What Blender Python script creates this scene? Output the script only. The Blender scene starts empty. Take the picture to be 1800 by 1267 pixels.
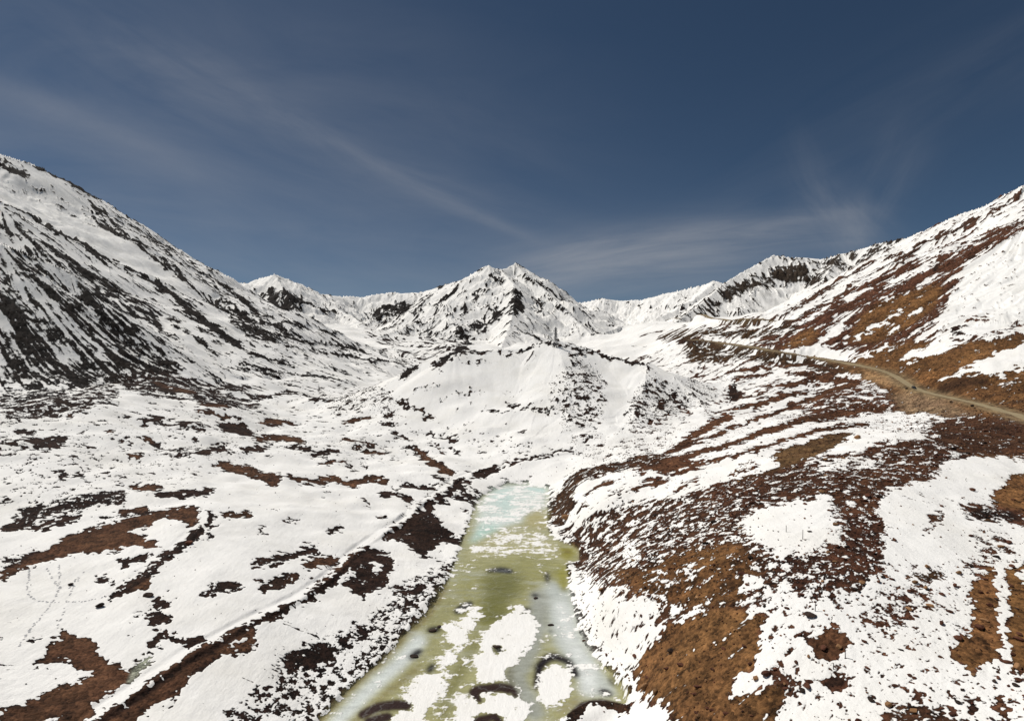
import bpy, math, random, time
import numpy as np
T0 = time.time()
R = math.radians
F, CX, HZ = 1000.0, 900.0, 633.0          # focal length and principal point of the survey sketch, in its own units
# ------------------------------------------------------------------ camera, sky, sun, exposure
scene = bpy.context.scene
cam_d = bpy.data.cameras.new("camera"); cam = bpy.data.objects.new("camera", cam_d)
scene.collection.objects.link(cam)
cam.location = (0, 0, 0); cam.rotation_euler = (R(90), 0, 0)
cam_d.sensor_width = 36.0; cam_d.lens = 36.0 * F / 1800.0
cam_d.shift_y = 0.0
cam_d.clip_start = 1.0; cam_d.clip_end = 60000.0
scene.camera = cam
scene.view_settings.view_transform = 'Standard'
scene.view_settings.look = 'None'
scene.view_settings.gamma = 1.0
scene.view_settings.exposure = 0.0
SUN_EL, SUN_AZ = 57.0, -62.0               # azimuth from +Y (straight ahead), negative = to the left
sv = (math.sin(R(SUN_AZ)) * math.cos(R(SUN_EL)), math.cos(R(SUN_AZ)) * math.cos(R(SUN_EL)), math.sin(R(SUN_EL)))
sd = bpy.data.lights.new("sun", 'SUN'); so = bpy.data.objects.new("sun", sd); scene.collection.objects.link(so)
sd.energy = 3.95; sd.angle = R(0.5); sd.color = (1.0, 0.962, 0.90)
from mathutils import Vector
so.rotation_euler = Vector(sv).to_track_quat('Z', 'Y').to_euler(); so.location = (0, 0, 500)
world = bpy.data.worlds.new("World"); scene.world = world; world.use_nodes = True
wn, wl = world.node_tree.nodes, world.node_tree.links
wn.clear()
def N(nodes, typ, **kw):
    n = nodes.new(typ)
    for k, v in kw.items(): setattr(n, k, v)
    return n
out = N(wn, 'ShaderNodeOutputWorld'); bg = N(wn, 'ShaderNodeBackground'); bg.inputs['Strength'].default_value = 0.05
sky = N(wn, 'ShaderNodeTexSky'); sky.sky_type = 'NISHITA'; sky.sun_disc = False
sky.sun_elevation = R(SUN_EL); sky.sun_rotation = R(SUN_AZ); sky.altitude = 4600; sky.air_density = 1.0; sky.dust_density = 0.3; sky.ozone_density = 2.5
wl.new(bg.outputs[0], out.inputs[0])
def MATH(nodes, links, op, a, b=None, c=None, clamp=False):
    n = nodes.new('ShaderNodeMath'); n.operation = op; n.use_clamp = clamp
    for i, v in enumerate((a, b, c)):
        if v is None: continue
        if isinstance(v, (int, float)): n.inputs[i].default_value = v
        else: links.new(v, n.inputs[i])
    return n.outputs[0]
# thin cirrus: wisps laid out on the sky by direction (x/y, z/y of the view direction)
tc = N(wn, 'ShaderNodeTexCoord'); sx = N(wn, 'ShaderNodeSeparateXYZ'); wl.new(tc.outputs['Generated'], sx.inputs[0])
m = lambda *a, **k: MATH(wn, wl, *a, **k)
yy = m('MAXIMUM', sx.outputs[1], 0.05)
cu = m('DIVIDE', sx.outputs[0], yy); cv = m('DIVIDE', sx.outputs[2], yy)
front = m('GREATER_THAN', sx.outputs[1], 0.05)
def wisp(u0, v0, ang, length, width, gain, curve=0.0, nscale=(6, 40), seed=0.0, lo=0.35, thick=0.0):
    ca, sa = math.cos(R(ang)), math.sin(R(ang))
    du = m('SUBTRACT', cu, u0); dv = m('SUBTRACT', cv, v0)
    s = m('ADD', m('MULTIPLY', du, ca), m('MULTIPLY', dv, sa))
    t = m('SUBTRACT', m('MULTIPLY', dv, ca), m('MULTIPLY', du, sa))
    t = m('SUBTRACT', t, m('MULTIPLY', m('MULTIPLY', s, s), curve))
    w = m('ADD', width, m('MULTIPLY', s, thick))
    w = m('MAXIMUM', w, width * 0.35)
    q = m('DIVIDE', t, w); g1 = m('EXPONENT', m('MULTIPLY', m('MULTIPLY', q, q), -1.0))
    q2 = m('DIVIDE', s, length); q2 = m('MULTIPLY', q2, q2); g2 = m('EXPONENT', m('MULTIPLY', m('MULTIPLY', q2, q2), -1.0))
    cb = N(wn, 'ShaderNodeCombineXYZ'); wl.new(m('MULTIPLY', s, nscale[0]), cb.inputs[0]); wl.new(m('MULTIPLY', t, nscale[1]), cb.inputs[1]); cb.inputs[2].default_value = seed
    nz = N(wn, 'ShaderNodeTexNoise'); nz.inputs['Scale'].default_value = 1.0; nz.inputs['Detail'].default_value = 5; nz.inputs['Roughness'].default_value = 0.6
    nz.inputs['Distortion'].default_value = 0.6
    wl.new(cb.outputs[0], nz.inputs['Vector'])
    nn = m('MULTIPLY', m('SUBTRACT', nz.outputs[0], lo), 1.0 / (0.75 - lo), clamp=True)
    return m('MULTIPLY', m('MULTIPLY', m('MULTIPLY', g1, g2), nn), gain)
def uv(px, py): return (px - CX) / F, (HZ - py) / F
WISPS = [  # px, py, angle, length, width, gain, curve, noise, seed, lo, thick
    (660, 292, -28, 0.30, 0.018, 0.13, 0.22, (7, 18), 1.0, 0.25, -0.03),
    (520, 235, -24, 0.45, 0.05, 0.13, 0.15, (4, 22), 2.0, 0.30, -0.05),
    (850, 383, -24, 0.10, 0.010, 0.10, 0.10, (6, 30), 3.0, 0.15, -0.02),
    (90, 190, -19, 0.34, 0.030, 0.17, -0.25, (3, 8), 4.0, 0.0, 0.0),
    (120, 170, -12, 0.85, 0.26, 0.20, 0.0, (2, 6), 5.0, 0.10, 0.0),
    (300, 420, -10, 0.7, 0.14, 0.12, 0.0, (3, 16), 6.0, 0.25, 0.0),
    (1190, 425, 7, 0.30, 0.040, 0.34, -0.2, (4, 34), 7.0, 0.22, 0.0),
    (1090, 470, 5, 0.24, 0.060, 0.34, 0.0, (4, 30), 8.0, 0.15, 0.0),
    (1350, 392, 6, 0.18, 0.012, 0.13, 0.0, (5, 30), 9.0, 0.2, 0.0),
    (1480, 385, -38, 0.09, 0.05, 0.15, 0.9, (9, 22), 10.0, 0.3, 0.1),
    (1440, 345, -66, 0.12, 0.05, 0.07, 0.5, (4, 26), 11.0, 0.25, 0.2),
    (1545, 345, 55, 0.13, 0.045, 0.09, 0.3, (4, 22), 12.0, 0.25, 0.2),
    (1500, 400, -80, 0.05, 0.035, 0.16, 0.0, (5, 22), 13.0, 0.1, 0.0),
    (1620, 180, 28, 0.5, 0.10, 0.05, 0.0, (2, 14), 14.0, 0.3, 0.0),
    (900, 490, 0, 1.4, 0.09, 0.10, 0.0, (2, 10), 15.0, 0.1, 0.0),
]
tot = None
for w in WISPS:
    u0, v0 = uv(w[0], w[1]); x = wisp(u0, v0, *w[2:5], w[5] * 1.0, *w[6:])
    tot = x if tot is None else m('ADD', tot, x)
tot = m('MULTIPLY', tot, front, clamp=True)
mixc = N(wn, 'ShaderNodeMix'); mixc.data_type = 'RGBA'
hs = N(wn, 'ShaderNodeHueSaturation'); hs.inputs['Saturation'].default_value = 1.0; hs.inputs['Value'].default_value = 0.80
wl.new(sky.outputs[0], hs.inputs['Color'])
mixc.inputs[7].default_value = (8.3, 7.5, 8.1, 1)
wl.new(tot, mixc.inputs[0]); wl.new(hs.outputs[0], mixc.inputs[6]); tint = N(wn, 'ShaderNodeMix', data_type='RGBA', blend_type='MULTIPLY'); tint.inputs[0].default_value = 1.0; tint.inputs[7].default_value = (.92, 1.03, 1.0, 1); wl.new(mixc.outputs[2], tint.inputs[6]); wl.new(tint.outputs[2], bg.inputs[0])

# ------------------------------------------------------------------ terrain height field
QUAL = 1.0
rng = np.random.RandomState(7)
TEX = 1024
def bandtex(seed):
    r = np.random.RandomState(seed); w = r.randn(TEX, TEX)
    f = np.fft.fft2(w); k = np.fft.fftfreq(TEX) * TEX
    kr = np.hypot(k[:, None], k[None, :])
    k0 = TEX / 16.0
    f *= np.exp(-(np.log2(np.maximum(kr, 1e-3) / k0) / 0.55) ** 2)
    t = np.real(np.fft.ifft2(f)); return (t / t.std()).astype(np.float32)
TEXS = [bandtex(11), bandtex(12)]
def look(x, y, lam, seed):
    """unit-variance band noise of wavelength lam metres at world points"""
    t = TEXS[seed % 2]; a = seed * 1.7; ca, sa = math.cos(a), math.sin(a)
    s = 16.0 / lam
    u = (x * ca - y * sa) * s + seed * 137.3; v = (x * sa + y * ca) * s + seed * 71.9
    iu = np.floor(u); iv = np.floor(v); fu = (u - iu).astype(np.float32); fv = (v - iv).astype(np.float32)
    iu = iu.astype(np.int64) & (TEX - 1); iv = iv.astype(np.int64) & (TEX - 1)
    iu1 = (iu + 1) & (TEX - 1); iv1 = (iv + 1) & (TEX - 1)
    return (t[iv, iu] * (1 - fu) * (1 - fv) + t[iv, iu1] * fu * (1 - fv) + t[iv1, iu] * (1 - fu) * fv + t[iv1, iu1] * fu * fv)

def pt(px, row, Y): return ((px - CX) / F * Y, Y, (HZ - row) / F * Y)
BASE = []
def bz(px, z, Y): BASE.append(((px - CX) / F, math.log(Y), z))
def br(px, row, Y): bz(px, (HZ - row) / F * Y, Y)
for a in [(900,850,350),(860,1267,126),(830,1050,188),(560,1267,126),(700,1130,159),(1100,1230,133),(900,825,385),(980,790,440),(1010,960,238),(960,880,305),
          (0,1267,104),(300,1267,115),(450,1080,157),(650,940,235),(820,840,348),(0,1000,163),(200,1000,172),(360,880,235),(0,900,206),(0,800,257),
          (200,800,287),(400,800,329),(600,800,371),(700,800,401),(0,720,322),(150,700,373),(300,680,510),(420,700,567),(560,700,670),(700,690,825),
          (600,660,1100),(430,630,900),(520,610,1300),(640,590,2000),(620,575,2600),
          (1800,1267,91),(1400,1267,101),(1150,1200,127),(1100,1050,158),(1300,1000,147),(1433,1063,125),(1600,1000,136),(1800,1000,136),
          (1015,920,245),(985,860,300),(1100,850,267),(1300,850,217),(1500,850,190),(1800,850,193),(1200,780,374),(1400,740,392),(1600,760,262),
          (1800,760,252),(1800,733,300),(1700,707,392),(1640,692,458),(1590,678,533),(1584,668,558),(1577,657,588),(1545,649,640),(1500,640,700),(1400,624,850),(1330,612,1000),
          (1240,598,1200),(1180,580,1500),(1300,564,1850),(1390,562,1800),(1300,700,627),(1200,690,790),(1250,650,1100),(1150,620,1400),(1100,590,1860),(1080,575,2400),
          (1480,690,579),(1180,760,472),(680,640,1300),(800,610,1500),(960,622,1500),(900,606,1900),(1040,602,1900),(780,606,1800),(1800,650,420),(1700,620,480),(1600,600,600),(1500,600,750),(1800,600,480),
          (830,740,560),(1000,700,800)]:
    br(*a)
for a in [(0,-26,450),(0,-12,620),(60,-22,520),(0,10,800),(200,-20,600),(1800,24,700),(1700,34,900),(1600,50,1200),(1500,62,1450),(1900,20,600),(-400,-46,79),(-400,-40,160),(-400,-20,300),(-500,20,500),(-500,60,1000),(2200,-50,76),(2200,-40,138),(2200,-20,300),(2200,20,450),(2300,80,900),(2400,150,2000),
          (-500,150,2200),(900,-80,60),(560,-80,60),(1300,-74,60),(0,-66,60),(1800,-60,60),(-400,-50,50),(2200,-54,50),(900,-84,35),(0,-72,35),(1800,-66,35),
          (900,170,3500),(500,190,3500),(1200,190,3500),(900,240,6000),(200,240,6000),(1600,240,6000),(900,300,14000),(-300,300,14000),(2200,300,14000),(1060,160,3000),(620,165,3000)]:
    bz(*a)
BASE = np.array(BASE)
def tps_fit(P):
    n = len(P); c = P[:, :2] * np.array([1.6, 1.0]); d = np.hypot(c[:, None, 0] - c[None, :, 0], c[:, None, 1] - c[None, :, 1])
    K = np.where(d > 0, d * d * np.log(np.maximum(d, 1e-9)), 0) + np.eye(n) * 0.002
    Q = np.c_[np.ones(n), c]
    A = np.zeros((n + 3, n + 3)); A[:n, :n] = K; A[:n, n:] = Q; A[n:, :n] = Q.T
    return c, np.linalg.solve(A, np.r_[P[:, 2], 0, 0, 0])
TC, TW = tps_fit(BASE)
def tps(u, t):
    u = u * 1.6; o = TW[-3] + TW[-2] * u + TW[-1] * t
    for (a, b), w in zip(TC, TW[:-3]):
        d2 = (u - a) ** 2 + (t - b) ** 2
        o += w * 0.5 * d2 * np.log(np.maximum(d2, 1e-12))
    return o
# grid: columns of constant bearing, rows of constant distance north
cols_in = np.linspace(-0.93, 0.93, int(1240 * QUAL))
g = 0.93 + (np.linspace(0, 1, int(110 * QUAL) + 1)[1:] ** 1.5) * 0.9
U = np.r_[-g[::-1], cols_in, g]
ts = np.linspace(math.log(38), math.log(15000), 6000); Ys = np.exp(ts)
dens = np.clip(78000 / Ys, 0, 900) + np.interp(Ys, [60, 150, 450, 900, 2400, 4600, 6000, 15000], [0, 150, 420, 520, 600, 420, 60, 30])
cum = np.r_[0, np.cumsum((dens[1:] + dens[:-1]) / 2 * np.diff(ts))]
nrow = int(cum[-1] / 1.55 * QUAL)
tt = np.interp(np.linspace(0, cum[-1], nrow), cum, ts); YR = np.exp(tt)
nc = len(U); print("grid", nrow, nc, nrow * nc)
def cr(arr, idx, axis):
    arr = np.moveaxis(arr, axis, 0); n = arr.shape[0]
    i = np.clip(np.floor(idx).astype(int), 0, n - 2); f = (idx - i)
    g_ = lambda k: arr[np.clip(i + k, 0, n - 1)]
    f = f.reshape((-1,) + (1,) * (arr.ndim - 1))
    a, b, c, d = g_(-1), g_(0), g_(1), g_(2)
    o = b + 0.5 * f * (c - a + f * (2 * a - 5 * b + 4 * c - d + f * (3 * (b - c) + d - a)))
    return np.moveaxis(o, 0, axis)
cu_ = np.linspace(U[0], U[-1], 161); ct_ = np.linspace(tt[0], tt[-1], 181)
gz = tps(*np.meshgrid(cu_, ct_))
gz = cr(gz, (tt - ct_[0]) / (ct_[1] - ct_[0]), 0); gz = cr(gz, (U - cu_[0]) / (cu_[1] - cu_[0]), 1)
Yg = np.repeat(YR[:, None], nc, 1); Xg = Yg * U[None, :]
base = gz.copy()
# crest lines: (px,row,distance)..., flank slope, flank drop scale, softness
RIDGES = [
 ('ml', [(-700,-60,900),(-200,190,1050),(0,274,1150),(60,290,1200),(120,318,1270),(180,352,1350),(300,430,1550),(400,490,1750),(450,530,1900),(520,578,2150)], .74, 520, 12),
 ('ml', [(-500,180,700),(-100,330,760),(0,362,800),(140,428,880),(215,470,930),(285,503,985),(360,560,1060),(432,618,1150)], .74, 420, 9),
 ('ml', [(-500,300,480),(-100,400,530),(0,428,560),(120,478,600),(200,535,650),(320,652,720)], .84, 340, 7),
 ('ml', [(-700,-60,900),(-900,50,2500),(-900,250,6000)], .66, 3000, 14),
 ('mr', [(2600,0,900),(2100,190,1000),(1800,326,1100),(1700,374,1180),(1580,426,1300),(1450,495,1450),(1390,535,1530),(1330,575,1620)], .64, 420, 14),
 ('mr', [(2500,150,650),(2100,300,700),(1800,402,760),(1720,432,800),(1640,460,850),(1560,508,900),(1480,560,960),(1400,612,1030)], .60, 300, 10),
 ('mr', [(2600,0,900),(2700,50,2500),(2700,250,6000)], .66, 3000, 14),
 ('mc', [(740,514,3000),(780,501,2900),(800,494,2850),(820,487,2800),(842,474,2720),(860,466,2650),(868,471,2670),(880,474,2700),(905,466,2800),(925,474,2800),(950,490,2800),(1000,525,2750),(1050,553,2650),(1100,569,2550),(1150,580,2450)], .74, 440, 5),
 ('mc', [(880,474,2700),(903,500,2420),(905,530,2200),(897,570,1960),(880,612,1700)], .70, 400, 4),
 ('mc', [(905,466,2800),(960,510,2500),(1010,560,2200),(1040,588,2050),(1100,597,1950)], .60, 400, 6),
 ('mc', [(820,487,2800),(790,530,2500),(740,562,2250),(690,584,2050),(630,600,1900)], .58, 400, 6),
 ('mc', [(740,514,3000),(700,535,2850),(655,560,2700),(615,582,2550)], .62, 420, 7),
 ('fl', [(300,480,3700),(380,490,3550),(430,500,3400),(455,491,3350),(482,484,3300),(510,494,3450),(530,500,3600),(560,515,3900),(600,521,4200),(640,521,4300),(700,511,4400),(760,512,4400),(820,530,4500)], .62, 900, 10),
 ('fl', [(482,484,3300),(500,510,3100),(520,545,2900),(560,575,2700)], .72, 500, 8),
 ('fl', [(530,500,3600),(590,540,3300),(640,570,3000)], .66, 500, 8),
 ('fr', [(960,540,4800),(1020,533,4700),(1060,525,4600),(1085,528,4600),(1130,525,4500),(1200,508,4300),(1240,497,4250),(1257,492,4200),(1300,505,4200)], .62, 900, 8),
 ('fr', [(1257,492,4200),(1215,530,3700),(1150,560,3200)], .6, 700, 10),
 ('hr', [(1360,449,2900),(1400,455,2850),(1440,455,2850),(1480,445,2800),(1540,427,2700),(1600,415,2600),(1800,380,2600),(2300,300,2600)], .80, 700, 7),
 ('hr', [(1360,449,2900),(1310,476,2760),(1268,501,2600),(1230,535,2400),(1180,572,2150)], .78, 500, 6),
 ('hr', [(1480,445,2800),(1440,500,2450),(1380,545,2150)], .66, 500, 10),
 ('kn', [(690,668,600),(740,640,610),(800,622,615),(900,619,630),(945,610,640),(978,606,640),(1020,615,635),(1080,630,620),(1140,648,600),(1185,666,575),(1225,705,530),(1240,740,490)], .50, 220, 8),
 ('kn', [(1140,648,600),(1130,700,520),(1110,750,460)], .42, 200, 10),
 ('kn', [(978,606,640),(1000,680,540),(1000,740,470)], .40, 200, 10),
]
reg = np.zeros((nrow, nc), np.int8); REGN = ['gr', 'ml', 'mr', 'mc', 'fl', 'fr', 'hr', 'kn']
wob = look(Xg, Yg, 90, 3) * 7 + look(Xg, Yg, 260, 4) * 16
H = base.copy()
far = np.clip((Yg - 350) / 1500, 0, 1)
for code, pts, s, A, k in RIDGES:
    P = np.array([pt(*p) for p in pts])
    best = np.full(H.shape, 1e9, np.float32); bestd = np.full(H.shape, 1e9, np.float32); bzv = np.zeros(H.shape, np.float32)
    wx = wob * (0.25 if code == 'kn' else 0.15 + .85 * far)
    for a, b in zip(P[:-1], P[1:]):
        d = b - a; L2 = d[0] ** 2 + d[1] ** 2
        t = np.clip(((Xg - a[0]) * d[0] + (Yg - a[1]) * d[1]) / L2, 0, 1).astype(np.float32)
        dx = Xg - a[0] - t * d[0]; dy = Yg - a[1] - t * d[1]; dd = np.hypot(dx, dy).astype(np.float32)
        zc = a[2] + t * d[2]
        hh = zc - A * (1 - np.exp(-(s - .18) * dd / A)) - .18 * dd
        mm = hh > (bzv if best is None else np.where(best > 1e8, -1e9, bzv))
        bzv = np.where(mm, hh, bzv); best = np.where(mm, dd, best)
    hh = bzv + wx * np.clip(best / 150, 0, 1) * .5
    df = hh - H
    sm = np.where(np.abs(df) < k * 6, k * np.logaddexp(0, df / k), np.maximum(df, 0))
    H = H + sm
    reg[(df > 0)] = REGN.index(code)
def band_rows(lam, lo, hi, soft=1.0):
    q = np.log2(lam / YR); l0, l1 = math.log2(lo), math.log2(hi)
    w = np.clip((q - l0) / soft + 1, 0, 1) * np.clip((l1 - q) / soft + 1, 0, 1)
    idx = np.nonzero(w > 0.02)[0]
    return (w, idx[0], idx[-1] + 1) if len(idx) else (w, 0, 0)
LAMS = [0.7 * 2 ** (k * 0.75) for k in range(15)]
def fractal(lo, hi, hurst=0.0, seed=0, stretch=None):
    """sum of bands whose wavelength / distance lies in lo..hi; amplitude ~ (lam/Y)^hurst; unit variance if hurst=0"""
    o = np.zeros((nrow, nc), np.float32); v = np.zeros(nrow, np.float32)
    for n, lam in enumerate(LAMS):
        w, a, b = band_rows(lam, lo, hi)
        if b <= a: continue
        ww = (w * (lam / YR) ** hurst).astype(np.float32)
        o[a:b] += ww[a:b, None] * look(Xg[a:b], Yg[a:b], lam, seed + n * 2 + 1); v += ww ** 2
    return o / np.sqrt(np.maximum(v, 1e-9))[:, None]
Hu = np.gradient(H, U, axis=1); Hx = Hu / Yg; Hy = np.gradient(H, YR, axis=0) - U[None, :] * Hx
Hx = Hx.astype(np.float32); Hy = Hy.astype(np.float32)
gs = np.hypot(Hx, Hy) + 1e-4; slope = gs.copy(); dxn, dyn = Hx / gs, Hy / gs
def streaks(lo, hi, seed=0, asp=7.0, ns=8):
    """bands averaged along the fall line: gullies and rills running downhill"""
    o = np.zeros((nrow, nc), np.float32); v = np.zeros(nrow, np.float32)
    for n, lam in enumerate(LAMS):
        w, a, b = band_rows(lam, lo, hi)
        if b <= a: continue
        acc = 0
        for k in range(ns):
            q = (k + 0.5) / ns * 2 - 1
            acc = acc + look(Xg[a:b] + dxn[a:b] * (q * lam * asp / 2), Yg[a:b] + dyn[a:b] * (q * lam * asp / 2), lam, seed + n * 2)
        acc = acc / max(acc[:, ::7].std(), 1e-6)
        o[a:b] += w[a:b, None].astype(np.float32) * acc; v += w ** 2
    return o / np.sqrt(np.maximum(v, 1e-9))[:, None]
NB = fractal(0.0048, 0.04, 0.18, 20)            # blob noise for the edges of bare ground
NF = fractal(0.003, 0.010, 0.0, 60)            # fine grain
NS = streaks(0.0075, 0.024, 30, asp=10, ns=22)         # fine rills
NL = streaks(0.03, 0.09, 32, asp=7, ns=15)      # gullies
mtn = np.clip((slope - 0.12) / 0.3, 0, 1) * (reg > 0)
mtn_far = mtn * np.clip((Yg - 900) / 1200, 0, 1)
amp = Yg * 0.0028
roll = fractal(0.06, 0.25, 0.6, 80)
kn = (reg == REGN.index('kn'))
H0 = H.copy()
calm = np.clip((Yg - 60) / 300, 0.25, 1)
H = H + roll * Yg * 0.0032 * calm * (1 - 0.5 * mtn - 0.25 * mtn_far) + NL * amp * (0.06 + (0.30 - .14 * (reg == REGN.index('mc'))) * mtn * np.where(kn, .06, 1)) + NS * amp * (0.02 + 0.07 * mtn) * np.where(kn, .1, 1) + NB * amp * (0.022 - 0.01 * mtn_far)
H = H.astype(np.float64)
# -- line of sight from the survey point: first visible row of every column
def refresh():
    global PR, PM
    PR = HZ - F * H / Yg
    PM = np.minimum.accumulate(PR, axis=0)
refresh()
def colidx(px): return np.interp((px - CX) / F, U, np.arange(nc))
def hit(px, row):
    """ground position (fractional row index, column index) first seen along a bearing and elevation"""
    j = colidx(px); jj = int(np.clip(round(j), 0, nc - 1)); c = PM[:, jj]
    i = int(np.searchsorted(-c, -row))
    i = min(max(i, 1), nrow - 1)
    a, b = c[i - 1], c[i]
    f = (a - row) / (a - b) if a > b else 0.0
    return min(max(i - 1 + max(0, min(1, f)), 0), nrow - 1), j
def ground(px, row):
    i, j = hit(px, row); i0 = min(int(i), nrow - 2); j0 = min(int(j), nc - 2); f, g2 = i - i0, j - j0
    u = U[j0] * (1 - g2) + U[j0 + 1] * g2; y = YR[i0] * (1 - f) + YR[i0 + 1] * f
    z = (H[i0, j0] * (1 - f) + H[i0 + 1, j0] * f) * (1 - g2) + (H[i0, j0 + 1] * (1 - f) + H[i0 + 1, j0 + 1] * f) * g2
    return u * y, y, z
def hgt(x, y):
    u = x / y; j = np.interp(u, U, np.arange(nc)); i = np.interp(y, YR, np.arange(nrow))
    i0 = np.minimum(i.astype(int), nrow - 2); j0 = np.minimum(j.astype(int), nc - 2); f, g2 = i - i0, j - j0
    return (H[i0, j0] * (1 - f) + H[i0 + 1, j0] * f) * (1 - g2) + (H[i0, j0 + 1] * (1 - f) + H[i0 + 1, j0 + 1] * f) * g2
# ------------------------------------------------------------------ snow and bare ground survey
D = np.full((nrow, nc), 0.10, np.float32)      # share of bare ground
KS = np.clip((slope - 0.10) / 0.25, 0, 1).astype(np.float32)   # downhill streaks or blotches
GA = np.ones((nrow, nc), np.float32)           # raggedness of the edges
COL = np.zeros((nrow, nc, 3), np.float32)
ICE = np.zeros((nrow, nc), np.float32)
def lin(r, g, b): return np.array([((c / 255) / 12.92 if c / 255 <= .04045 else ((c / 255 + .055) / 1.055) ** 2.4) for c in (r, g, b)], np.float32)
SLATE, DARK, BROWN, RUST, OCHRE, TAN, GREY = lin(34,26,22), lin(46,29,21), lin(82,53,34), lin(88,55,38), lin(114,79,44), lin(142,112,78), lin(116,110,98)
wr = np.clip((U[None, :] * 1000 + 900 - 1000) / 260, 0, 1) * np.ones((nrow, 1))
COL[:] = DARK * (1 - wr[..., None]) + RUST * wr[..., None]  # left soil darker: partly its own colour, partly slope shade painted in
COL[reg == REGN.index('mc')] = SLATE; COL[reg == REGN.index('fl')] = SLATE; COL[reg == REGN.index('fr')] = SLATE; COL[reg == REGN.index('hr')] = lin(52,42,34)
COL[reg == REGN.index('ml')] = lin(33,24,19); COL[reg == REGN.index('kn')] = lin(52,34,24)  # left mountain: dark shale colour with its shade mixed in
def boxblur(a, r, axis):
    if r < 1: return a
    a = np.moveaxis(a, axis, 0); p = np.pad(a, [(r + 1, r)] + [(0, 0)] * (a.ndim - 1), mode='edge')
    c = np.cumsum(p, axis=0, dtype=np.float64); o = (c[2 * r + 1:] - c[:-2 * r - 1]) / (2 * r + 1)
    return np.moveaxis(o[:a.shape[0]], 0, axis).astype(np.float32)
def fill(pts, blur):
    q = []
    for a, b in zip(pts, pts[1:] + pts[:1]):
        n = max(1, int(math.hypot(a[0] - b[0], a[1] - b[1]) / 8))
        for k in range(n): q.append((a[0] + (b[0] - a[0]) * k / n, a[1] + (b[1] - a[1]) * k / n))
    G = np.array([hit(*p) for p in q]); i0, j0 = np.floor(G.min(0)).astype(int) - 3 * blur - 2; i1, j1 = np.ceil(G.max(0)).astype(int) + 3 * blur + 3
    i0, j0 = max(i0, 0), max(j0, 0); i1, j1 = min(i1, nrow), min(j1, nc)
    if i1 <= i0 or j1 <= j0: return None
    I = np.arange(i0, i1)[:, None]; J = np.arange(j0, j1)[None, :]
    m = np.zeros((i1 - i0, j1 - j0), bool)
    for a, b in zip(G, np.roll(G, -1, 0)):
        if a[0] == b[0]: continue
        lo, hi = min(a[0], b[0]), max(a[0], b[0])
        r0 = max(int(math.ceil(lo)) - i0, 0); r1 = min(int(math.ceil(hi)) - i0, m.shape[0])
        if r1 <= r0: continue
        Ir = I[r0:r1]; x = a[1] + (Ir - a[0]) / (b[0] - a[0]) * (b[1] - a[1])
        m[r0:r1] ^= (J < x)
    m = m.astype(np.float32)
    for _ in range(2):
        m = boxblur(boxblur(m, blur, 0), blur, 1)
    return (slice(i0, i1), slice(j0, j1)), m
def outline(pts, w, w2=None):
    P = np.array(pts, float); n = len(P); T = np.gradient(P, axis=0); T /= np.maximum(np.linalg.norm(T, axis=1), 1e-6)[:, None]
    Nn = np.c_[-T[:, 1], T[:, 0]]; ww = np.interp(np.arange(n), [0, n - 1], [w, w2 if w2 is not None else w]) / 2
    tap = np.ones(n); tap[0] = tap[-1] = 0.45
    A = P + Nn * (ww * tap)[:, None]; B = P - Nn * (ww * tap)[:, None]
    return [tuple(x) for x in A] + [tuple(x) for x in B[::-1]]
def resam(pts, step=7):
    q = [pts[0]]
    for a, b in zip(pts[:-1], pts[1:]):
        n = max(1, int(math.hypot(a[0] - b[0], a[1] - b[1]) / step))
        for k in range(1, n + 1): q.append((a[0] + (b[0] - a[0]) * k / n, a[1] + (b[1] - a[1]) * k / n))
    return q
def B_(b): return max(1, int(round(b * QUAL)))
def P(d, pts, col=None, blur=2, ks=None, ga=None, tgt=None):
    r = fill(list(pts), B_(blur))
    if r is None: return
    s, mk = r
    if tgt is not None: tgt[s] = np.maximum(tgt[s], mk)
    if d is not None: D[s] = D[s] * (1 - mk) + d * mk
    if ks is not None: KS[s] = KS[s] * (1 - mk) + ks * mk
    if ga is not None: GA[s] = GA[s] * (1 - mk) + ga * mk
    if col is not None:
        mm = boxblur(boxblur(mk, 1, 0), 1, 1)[..., None]; COL[s] = COL[s] * (1 - mm) + np.asarray(col) * mm
def L(d, w, pts, col=None, blur=1, w2=None, **k):
    P(d, outline(resam(pts), w, w2), col, blur, **k)
ML, MR, MC, KN, GR = (REGN.index(x) for x in ('ml', 'mr', 'mc', 'kn', 'gr'))
D[reg == ML] = .16; D[reg == MR] = .2; D[reg == MC] = .15; D[reg == KN] = .07; D[reg == REGN.index('fl')] = .12; D[reg == REGN.index('fr')] = .10; D[reg == REGN.index('hr')] = .24
# ---- left mountain
P(.05, [(0,290),(60,300),(140,340),(210,390),(300,450),(380,510),(330,530),(280,500),(140,425),(0,355)], ks=.6)
L(1.05, 9, [(60,292),(90,303),(125,322),(150,336),(183,354)], ks=.0, w2=6)
L(1.0, 10, [(0,284),(14,292),(40,308),(48,316)], ks=.2)
L(.45, 10, [(60,330),(85,333),(108,337)], ks=.0)
P(.27, [(0,300),(110,340),(200,400),(230,450),(140,420),(0,350)], blur=6, ks=.1)
P(.60, [(130,345),(180,370),(230,410),(290,450),(350,495),(400,530),(450,570),(480,585),(500,600),(430,590),(380,570),(330,545),(290,500),(220,440),(170,390)], ks=1, blur=5)
P(.35, [(180,360),(260,410),(330,450),(400,500),(440,530),(480,560),(560,590),(500,590),(430,560),(340,500),(260,440)], ks=.7, blur=5)
P(.62, [(380,520),(450,555),(520,590),(600,610),(560,612),(480,600),(420,585)], ks=1, blur=4)
L(.95, 9, [(395,500),(405,512)], ks=0); L(.85, 6, [(420,520),(440,540),(455,552)], ks=.5)
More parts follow.
